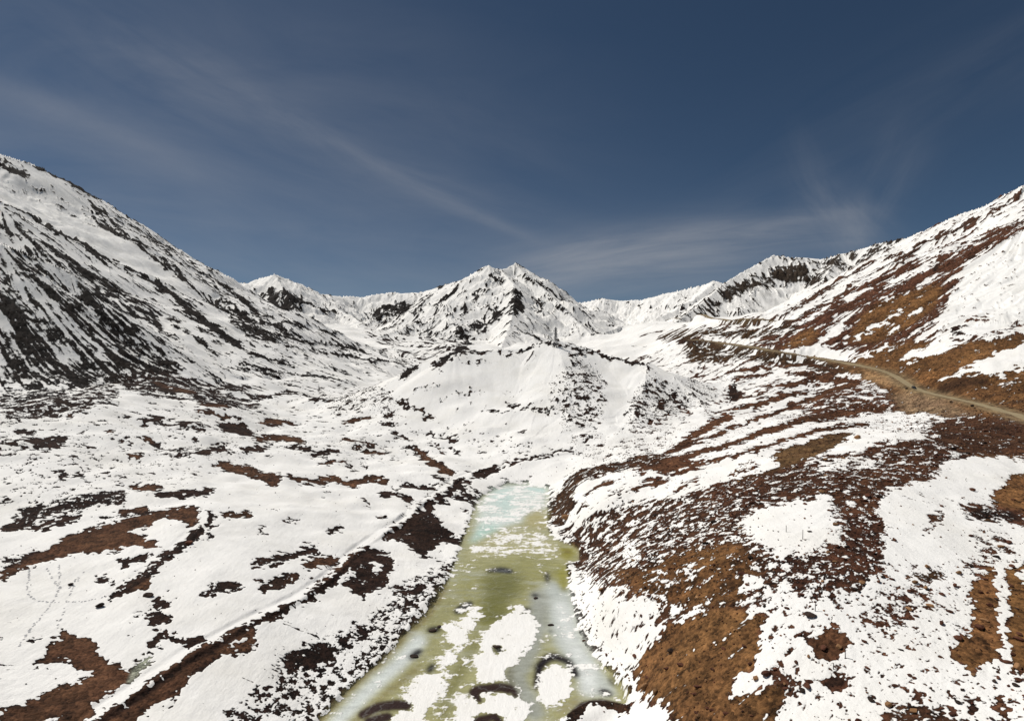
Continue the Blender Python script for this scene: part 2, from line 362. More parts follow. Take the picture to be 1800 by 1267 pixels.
P(.07, [(0,335),(60,350),(160,400),(240,430),(330,500),(400,560),(440,600),(380,570),(290,495),(215,462),(140,420),(0,352)], blur=3)
L(.88, 7, [(0,357),(60,385),(140,428),(215,470),(285,503),(300,515)], w2=8)
L(.85, 10, [(270,505),(300,515),(330,545),(380,580),(425,610)], w2=14, ks=.6)
P(.22, [(0,372),(140,445),(250,510),(330,570),(380,610),(300,580),(200,520),(100,450),(0,400)], ks=.9)
P(.62, [(0,385),(50,405),(110,440),(150,470),(210,500),(250,530),(310,565),(360,600),(385,625),(330,610),(260,570),(200,540),(140,500),(80,460),(0,410)], blur=3, ks=.8)
P(.12, [(0,405),(40,430),(60,460),(0,435)], blur=3)
P(.64, [(0,430),(60,450),(150,510),(210,545),(270,590),(300,620),(330,655),(250,680),(200,670),(120,690),(60,700),(0,720)], blur=5, ks=.62, col=lin(33,24,19))
for a in [[(62,478),(85,488),(110,505)],[(0,560),(40,575),(90,590)],[(70,500),(90,530),(120,545)],[(155,570),(185,595),(210,625)],[(90,600),(130,640)],[(215,560),(250,585),(300,610),(318,640)],
          [(20,480),(70,520),(140,580),(200,640)],[(120,500),(170,530),(230,575),(280,610)],[(0,510),(50,540),(110,570)],[(35,660),(55,690)],[(100,655),(120,680)],[(0,630),(60,640)]]:
    L(.18, 6, a, blur=3, ks=.9)
L(.06, 16, [(280,560),(330,600),(360,625),(330,660)], blur=3); L(.06, 16, [(8,676),(40,690),(52,715)], blur=3, ks=0); L(.1, 10, [(90,690),(125,700)], blur=2, ks=0)
P(.62, [(0,690),(60,690),(130,690),(200,665),(210,700),(150,725),(90,740),(30,745),(0,755)], blur=4, ks=0)
# ---- left flats
P(.22, [(0,740),(120,740),(300,700),(460,730),(520,790),(300,860),(100,880),(0,880)], blur=8, ks=0)
P(.19, [(400,680),(700,700),(760,780),(640,830),(520,800)], blur=8, ks=0)
P(.66, [(190,668),(250,655),(300,655),(350,664),(410,674),(462,680),(455,687),(400,688),(360,684),(420,697),(464,713),(450,724),(420,718),(370,712),(330,702),(280,700),(230,690)], blur=3, ks=.3, col=DARK)
L(.95, 6, [(270,672),(310,684),(345,690)], BROWN); L(.95,6,[(345,710),(375,712),(400,714)],BROWN)
LEFT = [(.95,5,[(340,723),(370,724),(390,730),(405,735)]),(.7,8,[(290,750),(320,745),(345,750),(372,752)]),(.9,13,[(385,747),(415,754),(446,764)]),(.98,6,[(450,744),(462,740),(490,741),(521,745)]),
 (.9,5,[(470,749),(498,745)]),(.8,4,[(432,697),(470,696)]),(.7,4,[(435,706),(490,693),(515,690)]),(.8,4,[(520,691),(550,697),(580,703)]),(.98,8,[(448,771),(490,769),(520,772),(536,780)]),(.8,6,[(505,783),(530,787),(555,796),(580,794)]),
 (.7,4,[(550,801),(580,803)]),(.9,9,[(340,796),(370,793),(395,786),(406,797)]),(.5,9,[(290,795),(335,793)]),(.85,6,[(425,791),(460,787)]),(.8,2,[(447,799),(466,788),(486,777)]),(1,7,[(500,836),(530,844),(560,849),(578,841)]),
 (1,9,[(560,841),(590,840),(606,851),(628,850),(645,843),(662,842),(684,848)]),(.9,5,[(560,793),(604,793)]),(.95,5,[(560,816),(588,810),(612,813)]),(.6,6,[(612,817),(626,832)]),(.98,5,[(598,772),(630,776),(660,782)]),
 (1,5,[(620,787),(637,787)]),(.95,6,[(638,796),(660,794),(676,798)]),(.95,5,[(600,744),(628,737),(652,735)]),(.9,3,[(675,722),(700,722)]),(.9,4,[(672,732),(697,728)]),(.7,4,[(665,745),(692,744)]),(.9,5,[(690,763),(708,768),(722,775)]),
 (.95,3,[(695,703),(720,715),(745,727),(767,740)]),(.9,4,[(748,761),(772,768),(806,775)]),(.95,3,[(763,777),(772,788),(784,800)]),(.7,4,[(775,750),(790,760)]),(.7,4,[(785,788),(812,798)]),(.8,3,[(800,814),(813,815)]),
 (.7,2,[(683,806),(703,803)]),(1,7,[(633,877),(642,880)]),(1,5,[(640,886),(650,888)]),(1,6,[(661,907),(674,906)]),(.9,4,[(560,872),(573,870)]),(.9,3,[(578,865),(585,865)]),(.9,3,[(652,710),(690,712)]),(.8,3,[(592,712),(633,716)]),(.7,2,[(580,730),(612,712)]),
 (.8,8,[(20,757),(62,762)]),(.8,9,[(0,778),(60,777),(118,771)]),(.65,8,[(60,786),(112,784)]),(1,7,[(0,797),(13,797)]),(.7,3,[(125,782),(155,788),(176,787)]),(1,8,[(114,730),(129,733)]),(.9,12,[(250,746),(268,737),(288,738)]),(.8,5,[(290,748),(315,744)]),
 (1,7,[(248,770),(270,776)]),(1,3,[(208,776),(238,775)]),(1,7,[(226,799),(250,806)]),(.95,4,[(182,757),(198,757)]),(.7,10,[(262,782),(285,780)]),(.7,6,[(180,833),(195,836)]),(.8,5,[(130,836),(145,834)]),(.7,6,[(120,815),(138,810)]),(.7,4,[(42,813),(55,808)]),(.7,4,[(40,832),(52,826)]),
 (.7,12,[(100,833),(120,835)]),(.9,10,[(0,929),(60,924),(110,916),(145,906)]),(.6,20,[(20,912),(90,893),(160,880),(222,868)]),(.95,8,[(230,857),(283,857)]),(.9,9,[(273,871),(330,868),(377,862)]),(.95,8,[(207,903),(232,896),(260,894)]),(.7,4,[(160,915),(200,908),(270,898)]),(.9,5,[(0,876),(20,877)]),
 (.95,7,[(385,904),(415,907),(444,903)]),(.6,8,[(455,937),(470,927)]),(.8,4,[(495,917),(525,914)]),(1,6,[(480,898),(490,899)]),(.9,9,[(207,990),(235,984),(262,977)]),(.8,7,[(165,1019),(195,1015)]),(.9,4,[(190,1025),(203,1020)]),
 (.9,6,[(0,1006),(35,985),(72,967)]),(.4,14,[(0,990),(40,978)]),(.85,12,[(262,1135),(285,1116),(330,1130),(360,1122)]),(.8,6,[(235,1080),(255,1078)]),(.7,6,[(48,1128),(75,1122)]),(.9,2,[(12,1100),(22,1096)]),(.9,2,[(30,1092),(38,1088)]),(.9,3,[(0,1125),(8,1122)]),
 (.65,15,[(355,1045),(390,1030),(425,1030)]),(.7,14,[(440,993),(480,985),(545,968),(560,962)]),(.8,14,[(450,1035),(490,1025),(520,1015)]),(.95,9,[(575,1010),(605,1000)]),(.8,9,[(450,1030),(470,1036)]),(.7,10,[(575,937),(600,928)]),(.6,8,[(575,930),(600,927)])]
for a in LEFT: L(min(1.03, a[0] + .13), a[1] * 1.15 + .6, a[2], BROWN if a[0] >= .95 else None, ks=0)
P(1, [(372,821),(385,812),(405,811),(411,820),(430,815),(458,828),(480,830),(500,838),(492,845),(484,858),(470,850),(460,841),(440,838),(430,835),(410,830),(390,822)], BROWN, 1)
P(1, [(0,1004),(60,975),(120,942),(180,922),(250,905),(300,892),(335,888),(352,895),(357,908),(350,921),(335,926),(325,915),(300,913),(290,906),(280,912),(262,925),(225,932),(240,938),(270,950),(283,963),(240,960),(200,968),(150,970),(110,979),(60,993),(30,1003),(0,1019)], BROWN, 1)
L(.0, 10, [(361,893),(357,912),(343,930),(300,968),(240,1016),(192,1044)])
L(1, 6, [(354,925),(332,945),(298,967),(262,999),(226,1026),(194,1045)], DARK)  # shaded side of the short trail's bank, painted as a dark line
L(.85, 15, [(367,895),(372,915),(369,930)]); L(.6,18,[(366,935),(368,950)])
P(1, [(226,1030),(245,1014),(266,1007),(268,1020),(260,1036),(240,1035)], BROWN, 1)
P(1, [(277,1050),(298,1065),(283,1072),(263,1066)], DARK, 1); P(1, [(258,1082),(285,1073),(300,1090),(276,1101),(262,1096)], DARK, 1)
P(1, [(50,1171),(87,1150),(83,1137),(113,1108),(127,1120),(150,1117),(167,1127),(173,1147),(187,1163),(207,1167),(232,1180),(222,1200),(200,1215),(160,1235),(165,1250),(150,1275),(0,1275),(0,1247),(40,1240),(70,1220),(110,1205),(140,1195),(165,1180),(130,1175),(125,1160),(100,1160),(70,1170)], BROWN, 1)
P(0, [(70,1275),(110,1262),(118,1250),(100,1262),(50,1275)], blur=1)
P(1, [(430,1097),(446,1105),(450,1140),(400,1151),(380,1158),(345,1175),(330,1195),(325,1215),(290,1232),(262,1246),(230,1275),(160,1275),(200,1250),(240,1215),(290,1180),(330,1150),(380,1120)], BROWN, 1)
P(.1, [(400,1132),(425,1120),(432,1128),(405,1140)], blur=1)
TRAIL = [(1010,790),(959,802),(915,808),(873,819),(835,828),(811,835),(788,851),(760,870),(733,887),(710,912),(690,925),(667,937),(640,955),(617,975),(578,1012),(523,1050),(470,1073),(433,1091),(400,1111),(333,1144),(293,1171),(233,1212),(167,1255),(120,1290)]
 
P(1, [(723,783),(735,786),(752,800),(775,815),(800,829),(790,838),(770,828),(752,815),(738,803)], BROWN, 1); L(.85,10,[(713,782),(740,800)])
for a in [(.9,6,[(810,838),(842,866)]),(.95,10,[(802,845),(817,867),(838,873)]),(.95,7,[(793,870),(836,884)]),(.9,13,[(762,874),(790,885)]),(1,18,[(741,892),(762,902)]),(.9,7,[(762,838),(788,845)]),(.95,7,[(704,852),(740,856),(768,862)]),(1,9,[(668,868),(700,868),(725,882)]),(.8,6,[(684,858),(705,858)]),(1,9,[(808,890),(816,894)])]: L(*a)
P(.9, [(745,888),(765,905),(790,935),(812,950),(803,962),(785,952),(768,960),(757,968),(745,985),(728,968),(712,955),(690,950),(672,946),(700,925)], DARK, 1)
P(.97, [(527,990),(555,978),(585,976),(598,981),(592,990),(560,999),(540,1001)], BROWN, 1); L(.85, 12, [(500,1024),(526,1008)], BROWN)
P(.86, [(640,962),(660,965),(690,975),(692,1002),(667,1041),(636,1050),(606,1028),(625,990)], DARK, 1)
P(.1, [(655,985),(672,990),(668,1010),(655,1000)], blur=1)
L(1, 12, [(640,958),(610,985),(575,1015),(540,1038)], BROWN); 
P(.50, [(500,1140),(560,1118),(600,1112),(660,1078),(690,1045),(720,1020),(782,985),(768,1035),(735,1060),(700,1080),(650,1120),(600,1165),(560,1205),(520,1245),(490,1275),(380,1275),(430,1230),(450,1200),(500,1180)], blur=5, ks=0, col=lin(44,26,20))
P(.46, [(470,1290),(540,1230),(600,1175),(660,1118),(712,1066),(750,1028),(782,985),(800,985),(785,1020),(755,1068),(717,1107),(666,1162),(608,1214),(556,1267),(540,1290)], blur=2, ks=0, col=lin(44,28,20))
P(.97, [(480,1155),(520,1148),(560,1138),(595,1140),(580,1160),(540,1175),(505,1172),(485,1165)], DARK, 3); L(.95,8,[(600,1130),(640,1112),(660,1100)], blur=2); L(.8,12,[(690,1030),(720,1040),(750,1030)], blur=2)
P(.12, [(500,1100),(560,1040),(640,1060),(640,1085),(560,1115)], blur=3); P(.1, [(330,1230),(400,1170),(480,1160),(470,1195),(400,1240),(350,1267),(300,1275)], blur=3)
# ---- middle: lines curving round the valley head
MID = [(.85,4,[(400,634),(440,646),(480,655),(560,662),(620,672),(680,694),(740,727),(766,740)]),(.85,4,[(430,590),(480,602),(540,615),(600,625),(700,638),(726,636)]),(.7,6,[(435,625),(470,632),(516,643)]),(.6,7,[(400,645),(460,657),(520,666),(600,672)]),
 (.6,8,[(480,590),(540,602),(590,607),(640,617)]),(.6,6,[(500,565),(560,580),(600,588)]),(.6,4,[(460,668),(520,672),(600,680)]),(.6,4,[(560,690),(600,690),(640,695)]),(.6,3,[(430,600),(500,618)]),
 (.8,10,[(703,668),(715,655),(735,643)]),(.5,6,[(715,686),(782,676)]),(.88,11,[(760,645),(790,627),(815,611),(850,580),(885,545)]),(.7,4,[(815,618),(860,618),(885,617)]),(.8,8,[(766,652),(775,658)]),(.55,6,[(665,618),(720,605),(760,600)]),
 (.92,6,[(885,624),(920,617),(942,608)]),(.95,5,[(940,607),(980,605),(1008,611)]),(.9,4,[(1008,611),(1040,618),(1075,628)]),(.85,6,[(1075,629),(1120,640),(1150,650)]),(.5,4,[(890,713),(930,716),(958,726)]),(.85,4,[(890,713),(930,716),(958,727)]),(.7,7,[(958,727),(985,705),(1000,690)]),
 (.8,4,[(855,723),(900,726)]),(.6,6,[(765,705),(785,700)]),(.8,11,[(1006,630),(1016,616),(1032,628)]),(.85,8,[(1007,636),(1014,652)]),(.5,3,[(780,697),(850,690)]),(.5,4,[(880,690),(905,695)]),(.7,3,[(810,635),(870,640)])]
for a in MID: L(a[0], a[1], a[2], SLATE if a[0] > .6 else None, ks=.3)
P(.42, [(690,600),(740,575),(800,570),(870,560),(830,600),(790,620),(730,640),(680,640)], blur=4, ks=.9)
P(.34, [(430,655),(520,660),(620,668),(700,695),(680,720),(600,705),(500,690)], blur=4, ks=.2)
P(.30, [(640,560),(700,540),(800,540),(820,560),(740,600),(680,610),(640,590)], blur=5, ks=1)
# knoll
P(.30, [(960,690),(985,650),(1010,635),(1050,640),(1065,680),(1062,730),(1060,775),(1010,785),(985,750)], blur=6, ks=0, ga=1.1)
P(.42, [(1000,700),(1010,660),(1045,660),(1052,700),(1048,740),(1010,745)], blur=5, ks=0)
P(.40, [(1100,745),(1110,700),(1130,668),(1160,662),(1190,680),(1215,705),(1205,740),(1160,765),(1120,770)], blur=5, ks=0)
P(.25, [(1000,780),(1100,775),(1200,740),(1180,790),(1080,810),(1000,800)], blur=5, ks=0)
L(.9,9,[(1155,702),(1163,715),(1172,728)]); L(.85,9,[(1185,685),(1190,700),(1192,712)]); L(.85,8,[(1205,712),(1210,730)]); L(.6,14,[(1140,672),(1150,690)]); L(.6,12,[(1115,700),(1125,740)])
P(.22, [(800,745),(880,760),(960,775),(990,800),(880,810),(800,775)], blur=5, ks=0)
# ---- centre mountain: rock on the spur and ribs
P(.80, [(905,500),(918,520),(920,545),(905,555),(893,560),(898,535)], SLATE, 3, ks=.3)
for a in [(.6,10,[(880,520),(860,545),(830,575),(800,600)]),(.5,10,[(860,500),(830,530),(800,560)]),(.5,10,[(820,500),(790,520),(760,545)]),(.85,8,[(768,500),(790,498)]),(.55,14,[(730,540),(760,520)]),(.6,8,[(960,520),(985,540),(1000,555)]),(.7,8,[(940,525),(960,545)]),
          (.55,7,[(900,570),(930,590),(970,606)]),(.5,7,[(1005,545),(1030,570),(1050,590)]),(.5,6,[(920,485),(960,505),(1000,530)]),(.5,6,[(860,480),(880,495)])]: L(a[0], a[1], a[2], SLATE, 2, ks=.8)
P(.12, [(830,600),(880,560),(930,590),(960,604),(900,615)], blur=4)
P(.65, [(650,548),(680,535),(715,530),(730,540),(700,555),(660,560)], SLATE, 3, ks=.3)
# far peaks
P(.72, [(458,515),(482,502),(500,508),(530,525),(545,540),(520,545),(500,550),(480,535)], SLATE, 3, ks=.5)
L(.02, 3, [(490,505),(492,540)]); P(.04, [(430,498),(480,486),(500,498),(470,505),(450,512)], blur=2)
L(.72, 4, [(530,528),(570,545),(620,560)], SLATE)
L(.92, 3, [(1035,533),(1080,537),(1130,537),(1180,540),(1212,541)], SLATE, 1); L(.6,4,[(1130,541),(1180,542)])
P(.75, [(1265,505),(1300,495),(1345,485),(1365,470),(1362,455),(1395,462),(1440,480),(1450,500),(1400,495),(1360,500),(1330,505),(1290,515)], lin(62,52,44), 3, ks=.4)
P(.6, [(1280,510),(1300,515),(1260,545),(1215,570),(1190,580),(1230,545)], lin(50,40,32), 3, ks=.8)
P(.48, [(1400,455),(1480,448),(1560,428),(1590,430),(1520,460),(1460,485),(1420,470)], lin(70,60,52), 3, ks=.5)
P(.03, [(1290,492),(1330,470),(1360,451),(1362,465),(1335,480),(1300,490)], blur=2); P(.08, [(1320,530),(1360,505),(1440,505),(1480,490),(1420,540),(1340,560)], blur=4)
# ---- right mountain
P(.13, [(1330,575),(1440,505),(1580,430),(1700,376),(1800,328),(1900,300),(1900,380),(1800,372),(1700,412),(1560,470),(1420,560)], blur=4)
for a in [(.62,7,[(1340,575),(1420,530),(1520,470),(1600,440),(1660,410),(1720,385)]),(.7,6,[(1680,405),(1740,375),(1800,340)]),(.62,8,[(1350,590),(1440,540),(1540,480),(1620,435)]),(.7,5,[(1640,425),(1700,395),(1760,375)]),(.5,4,[(1400,540),(1480,490),(1560,450)]),(.3,10,[(1500,500),(1600,455)])]: L(a[0], a[1], a[2], lin(74,51,38), 2, ks=.9)
P(.70, [(1320,605),(1380,575),(1460,530),(1530,492),(1590,462),(1650,447),(1700,430),(1760,400),(1800,385),(1850,370),(1850,395),(1800,405),(1740,438),(1700,455),(1690,490),(1670,540),(1645,570),(1600,600),(1520,620),(1420,622)], RUST, 3, ks=.75)
P(.86, [(1490,600),(1510,560),(1540,535),(1580,520),(1640,500),(1660,505),(1640,545),(1590,580),(1540,605)], lin(111,77,42), 3, ks=.4)
P(.9, [(1370,612),(1400,590),(1430,575),(1440,590),(1420,610)], OCHRE, 2)
for a in [[(1440,605),(1470,575),(1500,550)],[(1500,600),(1545,570),(1590,545)],[(1560,590),(1580,575)],[(1545,525),(1570,520)],[(1560,500),(1600,480),(1640,470)],[(1600,480),(1650,455)],[(1400,570),(1460,540)],[(1590,560),(1620,545)],[(1480,530),(1530,505)],[(1460,590),(1490,570)]]: L(.06, 6, a, blur=2)
L(.9, 7, [(1600,470),(1612,480)], SLATE); L(.9,8,[(1640,478),(1652,462)],DARK); L(.9,8,[(1700,460),(1716,448)],DARK); L(.8,10,[(1690,405),(1700,412)],DARK); L(.9,8,[(1668,470),(1682,468)],RUST)
P(.16, [(1650,600),(1648,560),(1690,490),(1720,460),(1800,410),(1900,380),(1900,590),(1800,580),(1740,595)], blur=3, ks=.2)
P(.6, [(1660,590),(1670,575),(1695,573),(1698,590)], DARK, 2, ks=0); L(.45,8,[(1640,598),(1720,592),(1800,572)],None,2); L(.4,14,[(1690,570),(1740,555)],None,2,ks=0)
P(.90, [(1395,632),(1480,638),(1560,605),(1640,600),(1700,600),(1800,586),(1900,580),(1900,900),(1700,800),(1600,735),(1560,690),(1500,660)], lin(104,72,40), 3, ks=.2)
P(0, [(1654,665),(1680,650),(1708,641),(1735,626),(1766,616),(1800,601),(1900,580),(1900,640),(1800,648),(1765,655),(1744,663),(1737,657),(1690,657),(1661,670)], blur=1)
P(.14, [(1580,632),(1610,615),(1640,604),(1665,594),(1692,606),(1650,622),(1600,636)], blur=1); P(.1, [(1500,632),(1540,612),(1560,605),(1570,612),(1530,626)], blur=1)
P(0, [(1392,618),(1410,610),(1440,604),(1470,618),(1500,628),(1450,624)], blur=1)
L(.5,5,[(1750,682),(1790,668)],blur=1)
P(.97, [(1635,690),(1650,672),(1690,660),(1735,662),(1740,672),(1700,682),(1660,686)], lin(62,41,24), 2)
P(.97, [(1590,690),(1500,665),(1470,650),(1560,660),(1575,672)], TAN, 3); P(.97, [(1600,670),(1680,640),(1720,620),(1700,645),(1640,670),(1610,680)], lin(130,90,49), 3)
P(.97, [(1500,700),(1560,690),(1640,700),(1720,730),(1660,740),(1560,720),(1500,712)], lin(122,100,77), 4)
# ---- below the road
P(.30, [(1200,625),(1290,620),(1400,640),(1500,655),(1560,690),(1540,720),(1480,720),(1380,740),(1290,725),(1240,740),(1210,700)], blur=4, ks=.5)
P(.65, [(1200,620),(1205,598),(1250,602),(1330,614),(1400,628),(1500,650),(1480,660),(1400,645),(1300,632),(1250,640),(1210,640)], lin(70,51,32), 2, ks=.7)
P(.92, [(1183,598),(1200,585),(1222,592),(1240,602),(1200,606)], DARK, 2)
P(.55, [(1160,580),(1240,575),(1330,580),(1400,570),(1400,585),(1320,598),(1240,592),(1160,600)], lin(70,51,32), 3, ks=.7)
P(.7, [(1260,566),(1300,562),(1390,562),(1350,572),(1290,576)], lin(79,62,39), 2, ks=.6)
P(.55, [(1420,690),(1500,660),(1560,690),(1580,720),(1500,735),(1440,745),(1400,735)], RUST, 4, ks=.3)
for w, a in [(5,[(1280,655),(1330,650),(1420,640),(1480,655)]),(6,[(1340,680),(1400,675),(1450,665),(1500,670)]),(5,[(1350,700),(1400,690)]),(5,[(1290,665),(1330,660),(1360,655)]),(5,[(1380,655),(1460,660)]),(7,[(1400,655),(1480,670)]),(6,[(1300,715),(1360,705),(1420,690)]),
             (9,[(1173,796),(1216,778),(1256,767),(1287,751),(1322,740),(1353,729),(1400,713),(1450,690),(1510,672)]),(11,[(1185,806),(1240,793),(1290,780),(1330,763),(1370,752),(1420,736),(1480,727),(1560,716)]),
             (8,[(1240,812),(1290,801),(1340,786),(1400,768),(1440,756),(1500,748),(1570,742)]),(4,[(1380,712),(1440,700),(1500,690)]),(5,[(1255,726),(1300,718),(1356,712)]),(5,[(1290,700),(1350,690)]),(4,[(1420,722),(1480,712),(1540,705)]),(9,[(1150,822),(1210,818),(1270,826)]),(6,[(1240,820),(1270,822)]),
             (5,[(1194,852),(1220,844),(1236,839)]),(5,[(1185,860),(1205,853)]),(5,[(1280,833),(1310,829),(1335,817)]),(4,[(1292,826),(1310,815),(1325,812)]),(6,[(1142,850),(1158,843),(1172,845)]),(7,[(1110,862),(1130,850),(1150,845)]),(6,[(1120,830),(1150,822),(1180,835)]),(4,[(1500,745),(1580,758)]),(4,[(1540,737),(1620,736)])]:
    L(.92, w, a, BROWN, 1)
P(.97, [(1168,795),(1200,772),(1230,752),(1255,735),(1275,728),(1293,729),(1282,741),(1240,760),(1207,784),(1190,796)], BROWN, 1)
P(1, [(1100,815),(1120,800),(1171,797),(1180,805),(1240,812),(1230,822),(1190,835),(1160,826),(1130,828)], BROWN, 2); P(1, [(1140,845),(1160,841),(1175,846),(1160,856),(1146,860)], BROWN, 1)
P(.9, [(1276,693),(1290,665),(1305,690),(1295,705),(1282,707)], DARK, 1); L(0, 3, [(1277,665),(1290,678),(1306,690)]); L(0,4,[(1356,712),(1350,730)])
P(1, [(1355,802),(1370,790),(1420,775),(1460,762),(1502,760),(1482,778),(1440,800),(1400,815),(1370,835),(1330,842),(1290,846),(1300,838),(1340,832),(1369,818)], lin(84,62,38), 1)
P(.68, [(1200,870),(1240,853),(1300,841),(1370,825),(1450,800),(1500,795),(1560,775),(1640,770),(1700,760),(1800,770),(1900,780),(1900,802),(1800,800),(1700,800),(1660,815),(1640,842),(1600,850),(1560,862),(1540,890),(1560,940),(1520,960),(1500,930),(1440,900),(1400,880),(1330,892),(1260,892),(1200,882)], lin(76,47,30), 3, ks=.1)
P(.76, [(963,885),(970,865),(985,848),(1010,828),(1060,816),(1120,804),(1180,795),(1172,810),(1100,826),(1050,838),(1012,850),(1012,875),(992,900),(973,905)], lin(70,45,26), 2, ks=0)
L(.05, 8, [(1010,870),(1040,850),(1090,842),(1120,838)], blur=2); L(.85,6,[(1030,868),(1060,850),(1085,845)],BROWN); L(.9,6,[(1010,885),(1040,880)],BROWN); L(.9,4,[(1070,862),(1085,866),(1098,860)]); L(.9,3,[(1065,850),(1080,846),(1098,852)])
P(.03, [(1240,818),(1300,806),(1355,802),(1368,818),(1300,838),(1240,852),(1190,868),(1120,880),(1060,896),(1020,905),(1010,900),(1050,883),(1120,865),(1180,850),(1200,832)], blur=2)
for a in [(.9,5,[(1194,852),(1220,844),(1238,839)]),(.9,4,[(1185,861),(1210,852)]),(.9,5,[(1280,834),(1310,829),(1335,817)]),(.9,4,[(1292,828),(1308,815),(1325,811)])]: L(*a, BROWN)
P(.1, [(1444,800),(1489,773),(1524,760),(1569,760),(1604,764),(1591,773),(1542,773),(1511,793),(1489,798)], blur=1)
P(.16, [(1500,742),(1560,730),(1640,726),(1660,735),(1600,745),(1680,745),(1640,765),(1560,758)], blur=3)
P(.45, [(1600,740),(1700,730),(1800,745),(1800,790),(1640,790)], lin(73,45,30), 4, ks=.2); P(.82, [(1640,745),(1700,735),(1900,745),(1900,800),(1700,795),(1640,780)], lin(75,49,32), 3)
P(.05, [(1673,818),(1711,804),(1760,804),(1900,812),(1900,840),(1787,831),(1765,845),(1747,860),(1711,851),(1676,833)], blur=2)
P(.35, [(1430,810),(1480,805),(1540,800),(1560,820),(1500,825),(1440,830)], blur=3, ks=0)
P(.18, [(1580,862),(1620,870),(1660,880),(1700,875),(1750,862),(1745,882),(1700,890),(1640,892),(1600,900)], blur=2); P(1, [(1744,870),(1760,855),(1785,835),(1900,830),(1900,930),(1800,905),(1770,895),(1745,885)], OCHRE, 1)
P(.8, [(1690,890),(1720,885),(1800,895),(1800,930),(1770,915),(1720,905)], RUST, 3)
# ---- right foreground
P(.20, [(1330,1000),(1400,950),(1500,1000),(1600,1000),(1720,990),(1800,950),(1900,900),(1900,1290),(1360,1290),(1380,1200),(1340,1130),(1330,1080)], blur=5, ks=0)
P(.60, [(985,912),(1060,890),(1200,872),(1330,890),(1310,925),(1340,960),(1385,1000),(1350,1060),(1240,1072),(1160,1090),(1120,1065),(1085,1040),(1045,1020),(1005,1000),(1000,960)], lin(76,49,32), 4, ks=0, ga=1.15)
P(.90, [(1060,1000),(1130,1000),(1200,965),(1300,955),(1335,1010),(1300,1062),(1200,1067),(1130,1042)], lin(102,70,38), 5, ks=0)
P(.66, [(1090,895),(1200,880),(1330,892),(1330,915),(1200,915),(1100,910)], lin(73,47,31), 4, ks=0)
P(.70, [(1480,900),(1540,900),(1560,960),(1560,1000),(1500,1040),(1420,1030),(1400,990),(1470,950)], lin(73,44,30), 6, ks=0)
P(.6, [(1360,1000),(1400,960),(1440,1000),(1500,1050),(1460,1060),(1400,1040)], lin(73,44,30), 5, ks=0)
P(.50, [(1524,1064),(1574,1035),(1640,1020),(1640,1056),(1600,1098),(1549,1122),(1515,1106)], lin(80,49,34), 5, ks=0); P(.55, [(1590,1010),(1640,990),(1665,1000),(1650,1020),(1600,1020)], lin(70,50,31), 3, ks=0)
P(.75, [(1630,930),(1641,905),(1660,900),(1655,925),(1640,940)], BROWN, 2); P(.5, [(1700,930),(1760,935),(1790,960),(1770,975),(1720,960)], RUST, 3); P(.5, [(1700,980),(1760,955),(1750,990),(1735,1010),(1700,1010)], RUST, 3)
P(.7, [(1690,905),(1730,890),(1780,900),(1800,915),(1760,915),(1710,915)], DARK, 2)
for pp in [[(1316,902),(1375,894),(1449,869),(1470,906),(1445,940),(1408,956),(1383,973),(1337,948),(1304,923)],[(1553,948),(1574,965),(1616,965),(1632,940),(1641,925),(1691,902),(1722,915),(1703,960),(1678,989),(1595,998),(1558,981)],
           [(1110,1045),(1165,1050),(1160,1075),(1130,1080),(1105,1070)],[(1088,958),(1112,955),(1122,990),(1105,990)],[(1140,1008),(1192,1015),(1190,1030),(1150,1025)],[(1190,1000),(1215,995),(1235,1010),(1215,1020)],[(1290,1020),(1330,1010),(1350,1040),(1310,1045)]]: P(.11, pp, blur=5)
P(.22, [(1005,1030),(1060,1040),(1110,1075),(1160,1095),(1135,1135),(1112,1170),(1120,1215),(1180,1275),(1110,1240),(1085,1170),(1055,1110),(1015,1060)], blur=3, ks=0)
P(.03, [(1110,1235),(1125,1222),(1150,1232),(1172,1245),(1188,1275),(1105,1290)], blur=2)
P(1, [(1114,1171),(1134,1138),(1168,1118),(1161,1096),(1206,1091),(1250,1069),(1294,1069),(1348,1084),(1330,1111),(1337,1124),(1346,1133),(1328,1156),(1326,1173),(1294,1187),(1286,1196),(1292,1213),(1272,1224),(1294,1224),(1341,1213),(1370,1200),(1383,1222),(1370,1236),(1366,1290),(1200,1290),(1174,1242),(1143,1227),(1123,1220)], lin(104,72,40), 1)
P(0, [(1290,1200),(1300,1188),(1318,1180),(1324,1190),(1330,1200),(1342,1207),(1338,1215),(1320,1215),(1312,1205),(1302,1212)], blur=1); P(0,[(1284,1224),(1290,1218),(1296,1222),(1294,1226)],blur=1)
for c in [(1265,1128),(1210,1145),(1285,1115),(1247,1056),(1258,1062)]: P(0, [(c[0]-4,c[1]+3),(c[0]+1,c[1]-4),(c[0]+5,c[1]+3)], blur=1)
P(1, [(1420,1128),(1440,1112),(1460,1103),(1490,1108),(1497,1125),(1478,1150),(1450,1162),(1430,1150)], BROWN, 1); P(1, [(1446,1198),(1465,1186),(1485,1187),(1492,1200),(1470,1208),(1450,1208)], DARK, 1); P(.8, [(1400,1115),(1430,1112),(1425,1128),(1408,1128)], DARK, 1)
P(1, [(1735,996),(1750,996),(1750,1030),(1757,1062),(1753,1091),(1761,1132),(1753,1161),(1727,1166),(1706,1181),(1675,1158),(1672,1146),(1683,1126),(1712,1103),(1709,1074),(1715,1056),(1704,1045),(1706,1027),(1724,1016)], lin(109,75,42), 1)
P(1, [(1767,1001),(1800,990),(1900,975),(1900,1190),(1776,1177),(1779,1146),(1767,1114),(1776,1085),(1773,1045)], lin(103,72,38), 1)
